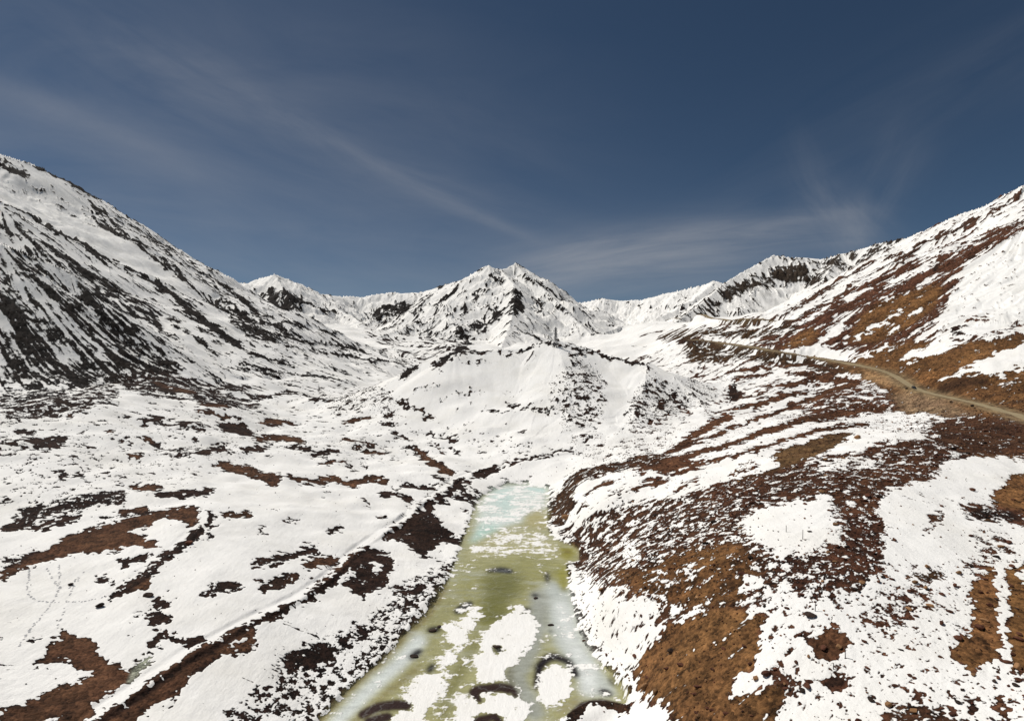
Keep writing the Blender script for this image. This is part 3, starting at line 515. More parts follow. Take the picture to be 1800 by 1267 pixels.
P(0, [(1786,1003),(1800,1000),(1815,1025),(1800,1022)], blur=1); L(0, 12, [(1762,985),(1758,1010),(1764,1050),(1765,1080),(1762,1110),(1772,1145),(1768,1180),(1760,1215)], blur=1)
P(.95, [(1748,1225),(1763,1225),(1776,1258),(1765,1280),(1750,1250)], BROWN, 1); P(.65, [(1555,1240),(1590,1230),(1650,1242),(1702,1262),(1690,1290),(1560,1290)], lin(73,47,31), 3, ks=0); P(.6, [(1575,1210),(1600,1205),(1640,1222),(1630,1232)], None, 3, ks=0)
P(.75, [(1690,1225),(1715,1228),(1728,1245),(1705,1255)], DARK, 2)
P(.7, [(1345,1175),(1370,1170),(1400,1195),(1420,1225),(1400,1230),(1370,1205)], lin(78,48,33), 3, ks=0)
# ---- frozen stream
ICEP = [(540,1290),(556,1267),(609,1212),(667,1162),(718,1107),(757,1068),(788,1018),(811,956),(838,878),(850,862),(873,847),(920,839),(963,849),(966,862),(961,878),(963,917),(974,934),(998,948),(1017,963),(1017,985),(994,999),(1002,1033),(1021,1088),(1060,1131),(1091,1189),(1105,1232),(1070,1236),(1037,1240),(998,1267),(985,1290)]
P(None, ICEP, None, 1, tgt=ICE)
P(.82, ICEP, lin(154,151,108), 1, ks=0, ga=.9)
def icec(c): y = sum(c) / 3; return lin(*[min(225, (y + (x - y) * .85) * .98) for x in c])
def C(c, pts, blur=5, d=None): P(d, pts, icec(c), blur)
def CL(c, w, pts, blur=4, d=None): L(d, w, pts, icec(c), blur)
C((206,218,210), [(835,960),(845,875),(870,848),(925,840),(963,850),(955,890),(920,920),(890,930),(850,945)], 5, .46)
C((190,214,206), [(868,852),(895,848),(900,870),(905,910),(880,910),(872,880)], 6, .66); C((182,212,205), [(925,848),(960,850),(955,858),(930,856)], 2, 1); C((170,205,190), [(845,925),(880,930),(860,945),(825,958)], 4, .7)
C((168,158,96), [(940,890),(962,880),(962,915),(950,920),(925,930),(920,910)], 4, .9)
C((172,166,112), [(830,960),(870,940),(930,930),(975,945),(1000,990),(940,990),(860,985),(820,990)], 6, .52)
C((150,146,84), [(800,1020),(820,990),(860,1000),(930,985),(990,1000),(985,1020),(930,1045),(900,1080),(870,1100),(830,1085),(790,1070)], 7, .92)
C((112,110,48), [(850,1020),(880,1010),(915,1020),(915,1045),(890,1060),(900,1085),(860,1100),(835,1090),(845,1060)], 7, 1)
C((152,148,96), [(757,1070),(790,1020),(815,1030),(800,1080),(770,1130),(740,1170),(700,1200),(690,1190),(720,1130)], 6, .95)
CL((132,118,66), 7, [(545,1285),(609,1216),(667,1166),(718,1112),(757,1072),(788,1024)], 2, 1)
CL((204,210,204), 27, [(745,1115),(700,1165),(650,1210),(600,1260),(580,1285)], 4, .85, )
CL((140,130,78), 10, [(620,1275),(680,1220),(740,1170)], 3, 1)
CL((180,186,178), 58, [(975,1025),(990,1080),(1020,1130),(1050,1190),(1060,1225)], 5, .95); CL((210,214,210), 28, [(985,1045),(1005,1100),(1030,1140),(1035,1190),(1030,1225)], 5, .7)
CL((150,152,138), 34, [(950,1040),(945,1090),(925,1150),(905,1185),(925,1230),(950,1270)], 4, .95); CL((120,118,96), 12, [(905,1150),(895,1185),(915,1240)], 3, 1)
CL((150,140,92), 16, [(980,1262),(1000,1250),(1020,1235)], 3, 1); CL((150,146,90),10,[(1060,1130),(1090,1190),(1104,1232)],2,1)
C((146,138,38), [(984,960),(998,953),(1010,962),(1010,980),(996,992),(984,982)], 3, 1); C((118,104,22), [(992,966),(998,963),(1004,968),(1002,975),(994,976)], 2, 1)
C((150,144,50), [(980,1002),(995,1000),(1000,1025),(990,1032),(978,1025)], 3, 1)
for w, a in [(30,[(838,1060),(818,1100),(800,1135)]),(22,[(800,1140),(780,1170),(760,1205)])]: L(.12, w*.8, a, blur=4)
CL((128,124,70), 18, [(842,1110),(825,1150),(800,1190),(785,1230),(775,1267)], 5, .7); L(.06, 44, [(770,1190),(735,1230),(705,1290)], blur=4); L(.15, 24, [(810,1215),(815,1250),(810,1290)], blur=4); L(.06, 30, [(800,1090),(790,1120)], blur=4)
P(.07, [(846,1107),(880,1085),(912,1061),(943,1080),(943,1111),(928,1142),(889,1173),(889,1201),(834,1203),(838,1170),(842,1142)], blur=3)
L(.82, 17, [(945,1205),(948,1165),(962,1145),(978,1138),(998,1142),(1008,1158),(1012,1180)], lin(30,20,17), 2)
P(.06, [(950,1178),(965,1160),(985,1155),(1003,1165),(1008,1200),(1003,1225),(975,1252),(957,1250),(945,1235),(944,1205)], blur=2)
L(.65, 8, [(944,1190),(942,1215)], lin(36,22,20), 2); P(.07, [(834,1203),(850,1195),(905,1200),(940,1260),(900,1290),(820,1290),(815,1240)], blur=3)
for a in [(1.1,14,[(826,1214),(845,1206),(880,1204),(904,1212)]),(1,10,[(826,1210),(838,1220),(846,1230)]),(1,9,[(900,1208),(908,1225)]),(1,16,[(630,1262),(665,1246),(700,1240),(724,1243)]),(1,14,[(640,1275),(690,1262)]),(1,15,[(1000,1280),(1025,1250),(1060,1240),(1112,1244)]),(1,12,[(830,1265),(870,1258),(890,1290)])]:
    L(a[0] + .1, a[1] + 4, a[2], lin(48,31,21), 1)
for a in [(.9,9,[(913,1074),(933,1070)]),(.95,10,[(935,1048),(947,1048)]),(1,11,[(964,1095),(972,1095)]),(.9,13,[(866,1130),(885,1140)]),(.75,9,[(880,1122),(895,1110)]),(.75,14,[(750,1105),(775,1100)]),(.9,12,[(718,1155),(742,1140)]),(.5,12,[(750,1180),(765,1165)]),(.6,9,[(855,1012),(880,1008),(900,1014)]),(.55,14,[(800,1070),(830,1052)]),(.6,20,[(1055,1205),(1075,1215)]),(.5,10,[(962,1015),(962,1030)]),(.6,8,[(1070,1165),(1080,1185)])]:
    L(a[0], a[1], a[2], lin(26,20,19), 2)
L(None, 9, [(868,1010),(902,1016)], lin(60,60,58), 1); L(None, 12, [(1052,1203),(1075,1218)], lin(56,54,52), 2); L(None, 8, [(800,1068),(830,1052)], lin(60,58,50), 1)
P(1, [(222,1200),(232,1175),(255,1152),(270,1150),(266,1163),(245,1183),(232,1198)], lin(140,140,124), 1)
wrm = np.clip((U[None, :] - .1) * 8, 0, 1)[..., None] * (ICE < .5)[..., None]; COL = (COL * (1 + wrm * np.array([.16, .09, .02]))).astype(np.float32)
# trail benches: snow strip, bank shade painted dark on its downhill side
L(.0, 6.5, TRAIL[4:], blur=1); L(1.3, 3.5, [(1010,790),(985,793),(959,803),(935,804),(915,809),(895,814),(873,821),(850,828),(830,834)], DARK, 1); L(.7, 2.5, [(x_ - 3, y_ - 5) for x_, y_ in TRAIL[4:12]], BROWN, 1)
for q_ in ([(816,842),(796,860),(767,880),(741,898),(720,922),(696,936),(672,949)], [(650,963),(622,986),(585,1022),(532,1060)], [(520,1064),(474,1084),(444,1098)], [(438,1101),(404,1124),(338,1158),(299,1186),(241,1228),(173,1272)], [(875,824),(850,833),(830,838)]):
    L(1.25, 10, q_, DARK, 1)  # shade below the long trail put into the ground colour
L(1.05, 8, [(358,930),(336,950),(303,973),(266,1006),(229,1033),(196,1052)], DARK, 1)  # same painted bank shade along the short trail
# ------------------------------------------------------------------ the surface follows the survey
icem = np.clip(ICE * 1.6 - .3, 0, 1); icem = boxblur(boxblur(icem, 2, 0), 2, 1)
zice = np.interp(YR, [100, 126, 188, 350, 420], [-80.6, -80.2, -79.0, -76.6, -76])[:, None]
near = boxblur(boxblur(icem, int(34 * QUAL), 0), int(34 * QUAL), 1); near = boxblur(boxblur(near, int(16 * QUAL), 0), int(16 * QUAL), 1)
nw = np.clip(near * 2.6, 0, 1); nw = nw * nw * (3 - 2 * nw)
H = H * (1 - nw) + np.clip(H, zice + .3, zice + .4 + (1 - np.clip(near * 2, 0, 1)) * 3.6) * nw
H = H * (1 - icem) + zice * icem
wI = fractal(0.012, 0.05, 0.3, 101); wJ = fractal(0.008, 0.05, 0.3, 131)
wr_ = 1 + .25 * np.clip((U[None, :] - .12) * 8, 0, 1) * (Yg < 420)
Iw = np.clip(np.arange(nrow)[:, None] + wI * 2.6 * QUAL * wr_ * np.where(ICE > .5, .5, 1), 0, nrow - 1.01); Jw = np.clip(np.arange(nc)[None, :] + wJ * 2.4 * QUAL * wr_, 0, nc - 1.01)
I0 = Iw.astype(np.int32); J0 = Jw.astype(np.int32); fi = (Iw - I0).astype(np.float32); fj = (Jw - J0).astype(np.float32)
D = (D[I0, J0] * (1 - fi) + D[I0 + 1, J0] * fi) * (1 - fj) + (D[I0, J0 + 1] * (1 - fi) + D[I0 + 1, J0 + 1] * fi) * fj
NI = 0
for n_, lam in enumerate([1.2, 2.2, 4, 8, 16]): NI = NI + look(Xg * .28, Yg, lam, 151 + n_) * (.6 if n_ < 2 else .8)
NI = NI * .5
NM = fractal(0.008, 0.08, 0.2, 171)
val = (D - 0.5) * 4.2 - np.clip(.16 - D, 0, 1) * 12 + np.clip(D - .9, 0, 1) * 9
val = val + np.where(ICE > .5, NI * .85 + NB * .6, GA * .9 * (NB * (1 - KS) + (NS * .85 + NL * .85 + NM * .6) * KS))
snow = np.clip(.5 - val * 1.2, 0, 1); thick = np.clip(Yg * 0.0011, 0.12, .5)
H = H + boxblur(snow, 1, 1) * thick * (1 - icem * .75)
H = H + (1 - snow) * (NF * Yg * 0.00035) * (1 - icem)
H = H + (1 - snow) * mtn * (NB + 1.0) * Yg * .0010
refresh()
# road benches
def smooth_line(pts, n=3):
    P_ = np.array(pts, float)
    for _ in range(n):
        Q = P_[:-1] * .75 + P_[1:] * .25; S = P_[:-1] * .25 + P_[1:] * .75
        P_ = np.concatenate([P_[:1], np.stack([Q, S], 1).reshape(-1, P_.shape[1]), P_[-1:]])
    return P_
def resample(P_, step):
    d = np.r_[0, np.cumsum(np.linalg.norm(np.diff(P_, axis=0), axis=1))]; s = np.arange(0, d[-1], step)
    return np.stack([np.interp(s, d, P_[:, k]) for k in range(P_.shape[1])], 1)
def bench(line, halfw, shoulder):
    """level the ground across a graded line (x, y, z)"""
    global H
    P2 = resample(line, 4.0)
    ii0 = max(np.searchsorted(YR, P2[:, 1].min() - 60) - 1, 0); ii1 = min(np.searchsorted(YR, P2[:, 1].max() + 60) + 1, nrow)
    u0, u1 = (P2[:, 0] / P2[:, 1]).min() - .08, (P2[:, 0] / P2[:, 1]).max() + .08
    j0, j1 = np.searchsorted(U, u0), np.searchsorted(U, u1)
    X = Xg[ii0:ii1, j0:j1]; Y = Yg[ii0:ii1, j0:j1]; best = np.full(X.shape, 1e9); bz_ = np.zeros(X.shape)
    for a in range(0, len(P2) - 1):
        p, q = P2[a], P2[a + 1]; r0 = np.searchsorted(YR[ii0:ii1], min(p[1], q[1]) - 40); r1 = np.searchsorted(YR[ii0:ii1], max(p[1], q[1]) + 40)
        x = X[r0:r1]; y = Y[r0:r1]
        d = q - p; t = np.clip(((x - p[0]) * d[0] + (y - p[1]) * d[1]) / (d[0] ** 2 + d[1] ** 2 + 1e-9), 0, 1)
        dd = np.hypot(x - p[0] - t * d[0], y - p[1] - t * d[1]); mm = dd < best[r0:r1]
        best[r0:r1] = np.where(mm, dd, best[r0:r1]); bz_[r0:r1] = np.where(mm, p[2] + t * d[2], bz_[r0:r1])
    w = np.clip((halfw + shoulder - best) / shoulder, 0, 1); w = w * w * (3 - 2 * w)
    H[ii0:ii1, j0:j1] = H[ii0:ii1, j0:j1] * (1 - w) + bz_ * w
    return (slice(ii0, ii1), slice(j0, j1)), best
def ground_line(pts, sm=9):
    G = np.array([ground(*p) for p in resam(pts, 6)])
    k = np.ones(3) / 3
    for c in range(3):
        e = np.pad(G[:, c], 1, mode='edge'); 
        e = np.convolve(e, k, mode='valid')
        G[:, c] = e
    z = G[:, 2]
    for _ in range(sm): z = np.convolve(np.pad(z, 3, mode='reflect', reflect_type='odd'), np.ones(7) / 7, mode='valid')
    G[:, 2] = z
    return smooth_line(G, 2)
ROAD = ground_line([(2000,800),(1900,765),(1800,733),(1740,715),(1700,705),(1660,696),(1630,690),(1608,685),(1594,679),(1586,671),(1582,663),(1574,656),(1540,648),(1500,640),(1450,631),(1395,622),(1340,613),(1290,605),(1240,598),(1212,596)], 2)
ROAD2 = ground_line([(1398,562),(1340,563),(1280,563),(1230,564),(1172,563)])
TRK = ground_line(TRAIL, 3); TRK2 = ground_line([(361,893),(357,912),(343,930),(300,968),(240,1016),(192,1044)], 3)
for ln, hw, sh in ((ROAD, 6.0, 9.0), (ROAD2, 7.0, 12.0)):
    s, bd = bench(ln, hw, sh)
    val[s] = np.where(bd < hw + 1.5, 2.5, val[s]); mm = np.clip((hw + 5 - bd) / 5, 0, 1)[..., None] * .7
    COL[s] = COL[s] * (1 - mm) + lin(132, 112, 82) * mm
for ln in (TRK, TRK2):
    L3 = ln.copy(); L3[:, 2] += .1; s, bd = bench(L3, 1.5, 1.6)
# ruts of the trail banks: the uphill edge carries a small berm
refresh()
def mkmesh(name, V, Fq):
    me = bpy.data.meshes.new(name); me.vertices.add(len(V)); me.vertices.foreach_set('co', V.astype(np.float32).ravel())
    nf = len(Fq); k = Fq.shape[1]
    me.loops.add(nf * k); me.loops.foreach_set('vertex_index', Fq.astype(np.int32).ravel())
    me.polygons.add(nf); me.polygons.foreach_set('loop_start', np.arange(0, nf * k, k, dtype=np.int32))
    me.update(calc_edges=True); me.shade_smooth()
    return me
def fattr(me, name, a):
    at = me.attributes.new(name, 'FLOAT', 'POINT'); at.data.foreach_set('value', np.ascontiguousarray(a, np.float32).ravel())
def terrain_material(name, ice=False):
    mt = bpy.data.materials.new(name); mt.use_nodes = True; n = mt.node_tree.nodes; l = mt.node_tree.links
    b = n['Principled BSDF']; m = lambda *a, **k: MATH(n, l, *a, **k)
    va = N(n, 'ShaderNodeAttribute', attribute_name='bare'); ca = N(n, 'ShaderNodeAttribute', attribute_name='soil')
    tc = N(n, 'ShaderNodeTexCoord')
    def noise(scale, det=3, rough=.6, sc=(1, 1, 1)):
        mp = N(n, 'ShaderNodeMapping'); mp.inputs['Scale'].default_value = sc; l.new(tc.outputs['Object'], mp.inputs[0])
        x = N(n, 'ShaderNodeTexNoise'); x.inputs['Scale'].default_value = scale; x.inputs['Detail'].default_value = det; x.inputs['Roughness'].default_value = rough
        l.new(mp.outputs[0], x.inputs['Vector']); return x.outputs[0]
    geo = N(n, 'ShaderNodeNewGeometry')
    n1 = noise(0.9, 4, .65); n2 = noise(0.13, 4, .6)
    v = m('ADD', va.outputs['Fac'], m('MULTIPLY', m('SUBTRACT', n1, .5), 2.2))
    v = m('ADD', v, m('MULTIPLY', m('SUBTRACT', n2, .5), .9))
    mask = m('ADD', m('MULTIPLY', v, 1.1 if ice else 2.3), .5, clamp=True)
    # soil colour: stones of several sizes, darker rim where it meets the snow
    def stones(sc):
        vo = N(n, 'ShaderNodeTexVoronoi'); vo.inputs['Scale'].default_value = sc; l.new(tc.outputs['Object'], vo.inputs['Vector'])
        s_ = N(n, 'ShaderNodeSeparateColor'); l.new(vo.outputs['Color'], s_.inputs[0]); return vo.outputs['Distance'], s_.outputs[0]
    d1, c1 = stones(1.5); d2, c2 = stones(.5); n3 = noise(.35, 6, .75); n4 = noise(.03, 4, .65)
    k = m('ADD', m('MULTIPLY', m('SUBTRACT', n3, .5), 3.2), m('MULTIPLY', m('SUBTRACT', n4, .5), 1.6))
    k = m('ADD', k, m('MULTIPLY', m('SUBTRACT', c1, .5), .75)); k = m('ADD', k, m('MULTIPLY', m('SUBTRACT', c2, .5), .5))
    k = m('MAXIMUM', m('ADD', k, .92), .20)
    k = m('MULTIPLY', k, m('ADD', .7, m('MULTIPLY', m('SUBTRACT', noise(.11, 4, .7), .35), 1.9, clamp=True)))
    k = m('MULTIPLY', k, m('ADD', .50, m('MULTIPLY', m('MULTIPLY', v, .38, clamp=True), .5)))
    if ice: k = m('ADD', .60, m('MULTIPLY', m('SUBTRACT', noise(.5, 6, .78, (.35, 1, 1)), .1), 1.2))
    hue = N(n, 'ShaderNodeMix', data_type='RGBA'); hue.blend_type = 'MULTIPLY'; hue.inputs[7].default_value = (1.10, 1.17, 1.12, 1); l.new(ca.outputs['Color'], hue.inputs[6])
    l.new(m('MULTIPLY', m('SUBTRACT', noise(.06, 5, .7), .42), 0.0 if ice else 4.0, clamp=True), hue.inputs[0])
    ds = N(n, 'ShaderNodeHueSaturation'); ds.inputs['Saturation'].default_value = 1.0 if ice else .94; l.new(hue.outputs[2], ds.inputs['Color'])
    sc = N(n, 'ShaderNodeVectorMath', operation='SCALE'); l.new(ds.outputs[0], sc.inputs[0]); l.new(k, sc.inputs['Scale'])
    snowc = N(n, 'ShaderNodeMix', data_type='RGBA'); snowc.inputs[6].default_value = (.86, .845, .815, 1); snowc.inputs[7].default_value = (.76, .735, .68, 1)
    l.new(m('MULTIPLY', m('SUBTRACT', noise(.035, 7, .68), .46), 2.6, clamp=True), snowc.inputs[0])
    if ice:   # milky and clear ice in drawn out patches, hairline cracks
        pale = N(n, 'ShaderNodeMix', data_type='RGBA'); l.new(sc.outputs[0], pale.inputs[6]); pale.inputs[7].default_value = (.52, .545, .50, 1)
        p1 = m('MULTIPLY', m('SUBTRACT', noise(.16, 6, .72, (.45, 1, 1)), .50), 5.0, clamp=True); p2 = m('MULTIPLY', m('SUBTRACT', noise(.9, 5, .7, (.25, 1, 1)), .45), 3.0, clamp=True)
        sr = N(n, 'ShaderNodeSeparateColor'); l.new(ca.outputs['Color'], sr.inputs[0])
        l.new(m('MULTIPLY', m('MULTIPLY', m('MULTIPLY', p1, .8), m('MULTIPLY', m('SUBTRACT', sr.outputs[0], .1), 6.0, clamp=True)), m('ADD', .45, m('MULTIPLY', p2, .55))), pale.inputs[0])
        vc = N(n, 'ShaderNodeTexVoronoi', feature='DISTANCE_TO_EDGE'); vc.inputs['Scale'].default_value = .13
        wv = N(n, 'ShaderNodeVectorMath', operation='ADD'); l.new(tc.outputs['Object'], wv.inputs[0]); nzv = N(n, 'ShaderNodeTexNoise'); nzv.inputs['Scale'].default_value = .3; nzv.inputs['Detail'].default_value = 4; l.new(tc.outputs['Object'], nzv.inputs['Vector'])
        s3 = N(n, 'ShaderNodeVectorMath', operation='SCALE'); s3.inputs['Scale'].default_value = 6; l.new(nzv.outputs['Color'], s3.inputs[0]); l.new(s3.outputs[0], wv.inputs[1]); l.new(wv.outputs[0], vc.inputs['Vector'])
        ck = m('SUBTRACT', 1.0, m('MULTIPLY', vc.outputs['Distance'], 28.0), clamp=True)
        dkc = N(n, 'ShaderNodeMix', data_type='RGBA'); l.new(m('MULTIPLY', ck, .10), dkc.inputs[0]); l.new(pale.outputs[2], dkc.inputs[6]); dkc.inputs[7].default_value = (.72, .74, .70, 1)
        sc = dkc; sc_out = dkc.outputs[2]
    else: sc_out = sc.outputs[0]
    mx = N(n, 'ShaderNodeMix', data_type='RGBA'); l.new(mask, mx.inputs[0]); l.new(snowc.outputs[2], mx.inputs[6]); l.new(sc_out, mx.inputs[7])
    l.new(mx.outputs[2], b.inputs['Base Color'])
    rg = m('SUBTRACT', .85, m('MULTIPLY', mask, .55 if ice else -.08)); l.new(rg, b.inputs['Roughness'])
    b.inputs['Specular IOR Level'].default_value = .5 if ice else .15
    bp = N(n, 'ShaderNodeBump'); bp.inputs['Strength'].default_value = .5; bp.inputs['Distance'].default_value = .6
    hgt_ = m('MULTIPLY', m('ADD', n1, m('MULTIPLY', m('ADD', d1, m('MULTIPLY', d2, 1.6)), -.5)), m('ADD', m('MULTIPLY', mask, .1 if ice else .9), .22))
    sas = m('MULTIPLY', m('MULTIPLY', noise(.55, 6, .62, (1, .3, 1)), .9), m('SUBTRACT', 1.0, mask))
    hgt_ = m('ADD', hgt_, sas)
    l.new(m('ADD', hgt_, m('MULTIPLY', mask, -.3)), bp.inputs['Height']); l.new(bp.outputs[0], b.inputs['Normal'])
    return mt
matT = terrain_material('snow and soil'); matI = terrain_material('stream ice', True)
NAMES = [('ground', 'gr'), ('mountain', 'ml'), ('mountain', 'mr'), ('mountain', 'mc'), ('mountain', 'fl'), ('mountain', 'fr'), ('mountain', 'hr'), ('hill', 'kn')]
ii, jj = np.meshgrid(np.arange(nrow - 1), np.arange(nc - 1), indexing='ij')
q = (ii * nc + jj).ravel(); Fq = np.stack([q, q + 1, q + nc + 1, q + nc], 1)
freg = reg[:-1, :-1].ravel().copy(); fice = (ICE[:-1, :-1].ravel() > .5)
freg[fice] = 20
Vall = np.stack([Xg, Yg, H], -1).reshape(-1, 3)
dx_ = np.gradient(H, U, axis=1) / Yg; dy_ = np.gradient(H, YR, axis=0) - U[None, :] * dx_
NRM = np.stack([-dx_, -dy_, np.ones_like(dx_)], -1).reshape(-1, 3); NRM /= np.linalg.norm(NRM, axis=1)[:, None]
def region_object(name, sel, mat):
    f = Fq[sel]; used, inv = np.unique(f.ravel(), return_inverse=True)
    me = mkmesh(name, Vall[used], inv.reshape(-1, 4))
    fattr(me, 'bare', val.ravel()[used])
    c4 = np.ones((len(used), 4), np.float32); c4[:, :3] = COL.reshape(-1, 3)[used]
    at = me.color_attributes.new('soil', 'FLOAT_COLOR', 'POINT'); at.data.foreach_set('color', c4.ravel())
    me.materials.append(mat)
    o = bpy.data.objects.new(name, me); scene.collection.objects.link(o); o['kind'] = 'structure'
    return o
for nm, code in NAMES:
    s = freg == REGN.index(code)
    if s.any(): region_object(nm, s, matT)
region_object('ice', freg == 20, matI)
def ribbon(name, line, w, mat, lift=.06, step=2.5, cross=4, wide=None):
    P_ = resample(line, step); T = np.gradient(P_[:, :2], axis=0); T /= np.maximum(np.linalg.norm(T, axis=1), 1e-9)[:, None]
    Nn = np.c_[-T[:, 1], T[:, 0]]; r = np.random.RandomState(len(P_)); off = np.linspace(-.5, .5, cross + 1)
    wl = (w + (0 if wide is None else wide[1] * np.exp(-((P_[:, 1] - wide[0]) / wide[2]) ** 2))) * (1 + .10 * np.convolve(r.randn(len(P_) + 8), np.ones(9) / 3, mode='valid') * .5)
    V = np.array([[P_[a, 0] + Nn[a, 0] * o_ * wl[a], P_[a, 1] + Nn[a, 1] * o_ * wl[a], 0] for a in range(len(P_)) for o_ in off])
    zz = hgt(V[:, 0], V[:, 1]); zl = np.repeat(P_[:, 2], cross + 1); V[:, 2] = np.maximum(zl, zz) + lift
    k = cross + 1; Fq_ = np.array([[a * k + c, a * k + c + 1, (a + 1) * k + c + 1, (a + 1) * k + c] for a in range(len(P_) - 1) for c in range(cross)])
    me = mkmesh(name, V, Fq_); me.materials.append(mat)
    o = bpy.data.objects.new(name, me); scene.collection.objects.link(o); o['kind'] = 'structure'; return o
def dirt_material(name, c1, c2, sc=.4):
    mt = bpy.data.materials.new(name); mt.use_nodes = True; n = mt.node_tree.nodes; l = mt.node_tree.links; b = n['Principled BSDF']
    x = N(n, 'ShaderNodeTexNoise'); x.inputs['Scale'].default_value = sc; x.inputs['Detail'].default_value = 6; tc = N(n, 'ShaderNodeTexCoord'); l.new(tc.outputs['Object'], x.inputs['Vector'])
    mx = N(n, 'ShaderNodeMix', data_type='RGBA'); mx.inputs[6].default_value = (*c1, 1); mx.inputs[7].default_value = (*c2, 1)
    l.new(MATH(n, l, 'MULTIPLY', MATH(n, l, 'SUBTRACT', x.outputs[0], .3), 2.5, clamp=True), mx.inputs[0]); l.new(mx.outputs[2], b.inputs['Base Color']); b.inputs['Roughness'].default_value = .95; b.inputs['Specular IOR Level'].default_value = .1
    return mt
matR = dirt_material('road gravel', lin(138, 122, 94), lin(160, 145, 116))
ribbon('road', ROAD, 5.8, matR, wide=(562, 5.5, 24)); ribbon('road', ROAD2, 8, matR)
# ------------------------------------------------------------------ things
COLL = scene.collection
def link(name, me, parent=None, loc=None, rot=None, mat=None):
    o = bpy.data.objects.new(name, me); COLL.objects.link(o)
    if parent: o.parent = parent
    if loc is not None: o.location = loc
    if rot is not None: o.rotation_euler = rot
    if mat is not None and me is not None and not me.materials: me.materials.append(mat)
    return o
def tag(o, label, cat, group=None):
    o['label'] = label; o['category'] = cat
    if group: o['group'] = group
    return o
def rock_material(name, c1, c2, rough=.9):
    mt = bpy.data.materials.new(name); mt.use_nodes = True; n = mt.node_tree.nodes; l = mt.node_tree.links; b = n['Principled BSDF']
    tc = N(n, 'ShaderNodeTexCoord'); x = N(n, 'ShaderNodeTexNoise'); x.inputs['Scale'].default_value = 1.7; x.inputs['Detail'].default_value = 8; x.inputs['Roughness'].default_value = .7
    l.new(tc.outputs['Object'], x.inputs['Vector']); oi = N(n, 'ShaderNodeObjectInfo')
    mx = N(n, 'ShaderNodeMix', data_type='RGBA'); mx.inputs[6].default_value = (*c1, 1); mx.inputs[7].default_value = (*c2, 1)
    l.new(MATH(n, l, 'MULTIPLY', MATH(n, l, 'SUBTRACT', x.outputs[0], .32), 2.6, clamp=True), mx.inputs[0])
    sc = N(n, 'ShaderNodeVectorMath', operation='SCALE'); l.new(mx.outputs[2], sc.inputs[0]); l.new(MATH(n, l, 'ADD', .65, MATH(n, l, 'MULTIPLY', oi.outputs['Random'], .7)), sc.inputs['Scale'])
    l.new(sc.outputs[0], b.inputs['Base Color']); b.inputs['Roughness'].default_value = rough; b.inputs['Specular IOR Level'].default_value = .2
    bp = N(n, 'ShaderNodeBump'); bp.inputs['Distance'].default_value = .08; bp.inputs['Strength'].default_value = .8; l.new(x.outputs[0], bp.inputs['Height']); l.new(bp.outputs[0], b.inputs['Normal'])
    return mt
def plain(name, c, rough=.5, metal=0.0, var=.12):
    mt = bpy.data.materials.new(name); mt.use_nodes = True; n = mt.node_tree.nodes; l = mt.node_tree.links; b = n['Principled BSDF']
    x = N(n, 'ShaderNodeTexNoise'); x.inputs['Scale'].default_value = 3; tc = N(n, 'ShaderNodeTexCoord'); l.new(tc.outputs['Object'], x.inputs['Vector'])
    mx = N(n, 'ShaderNodeMix', data_type='RGBA'); mx.inputs[6].default_value = (*[v * (1 - var) for v in c], 1); mx.inputs[7].default_value = (*[v * (1 + var) for v in c], 1)
    l.new(x.outputs[0], mx.inputs[0]); l.new(mx.outputs[2], b.inputs['Base Color']); b.inputs['Roughness'].default_value = rough; b.inputs['Metallic'].default_value = metal
    return mt
import bmesh
def ico(sub):
    bm = bmesh.new(); bmesh.ops.create_icosphere(bm, subdivisions=sub, radius=1.0); V = np.array([v.co[:] for v in bm.verts]); Fs = np.array([[v.index for v in f.verts] for f in bm.faces]); bm.free(); return V, Fs
ICO1 = ico(1); ICO3 = ico(3)
def rock_mesh(name, seed, basev, cuts=9):
    """a boulder: a sphere cut by random planes, roughened, resting on z = 0"""
    r = np.random.RandomState(seed); V = basev[0].copy()
    for _ in range(cuts):
        nrm = r.randn(3); nrm /= np.linalg.norm(nrm); d = r.uniform(.55, .9); s = V @ nrm - d
        V = V - np.where(s > 0, s, 0)[:, None] * nrm
    V *= 1 + r.uniform(-.03, .03, (len(V), 1)); V *= np.array([1, r.uniform(.6, .9), r.uniform(.5, .75)])
    V /= (V[:, 0].max() - V[:, 0].min()); V[:, 2] -= V[:, 2].min(); V[:, 2] -= .12 * V[:, 2].max()
    me = mkmesh(name, V, basev[1]); me.shade_flat(); return me
protos = [rock_mesh('boulder', 40 + k, ICO3) for k in range(7)]
M_TAN = rock_material('tan rock', lin(110, 80, 54), lin(160, 122, 86)); M_RUST = rock_material('rusty rock', lin(60, 36, 28), lin(104, 66, 48)); M_DARK = rock_material('dark rock', lin(34, 27, 24), lin(66, 52, 44))
pm = {}
def boulder(px, row, w, mat, label=None, group=None, name='boulder', h=1.0, rz=0.0, k=0, wm=None):
    x, y, z = ground(px, row); s = wm if wm else w * y / F
    key = (k % 7, mat.name)
    if key not in pm: me = protos[k % 7].copy(); me.materials.append(mat); pm[key] = me
    o = link(name, pm[key]); o.location = (x, y, float(hgt(np.array([x]), np.array([y]))[0]) - .03 * s); o.rotation_euler = (0, 0, rz); o.scale = (s, s, s * h)
    if label: tag(o, label, 'boulder', group)
    return o
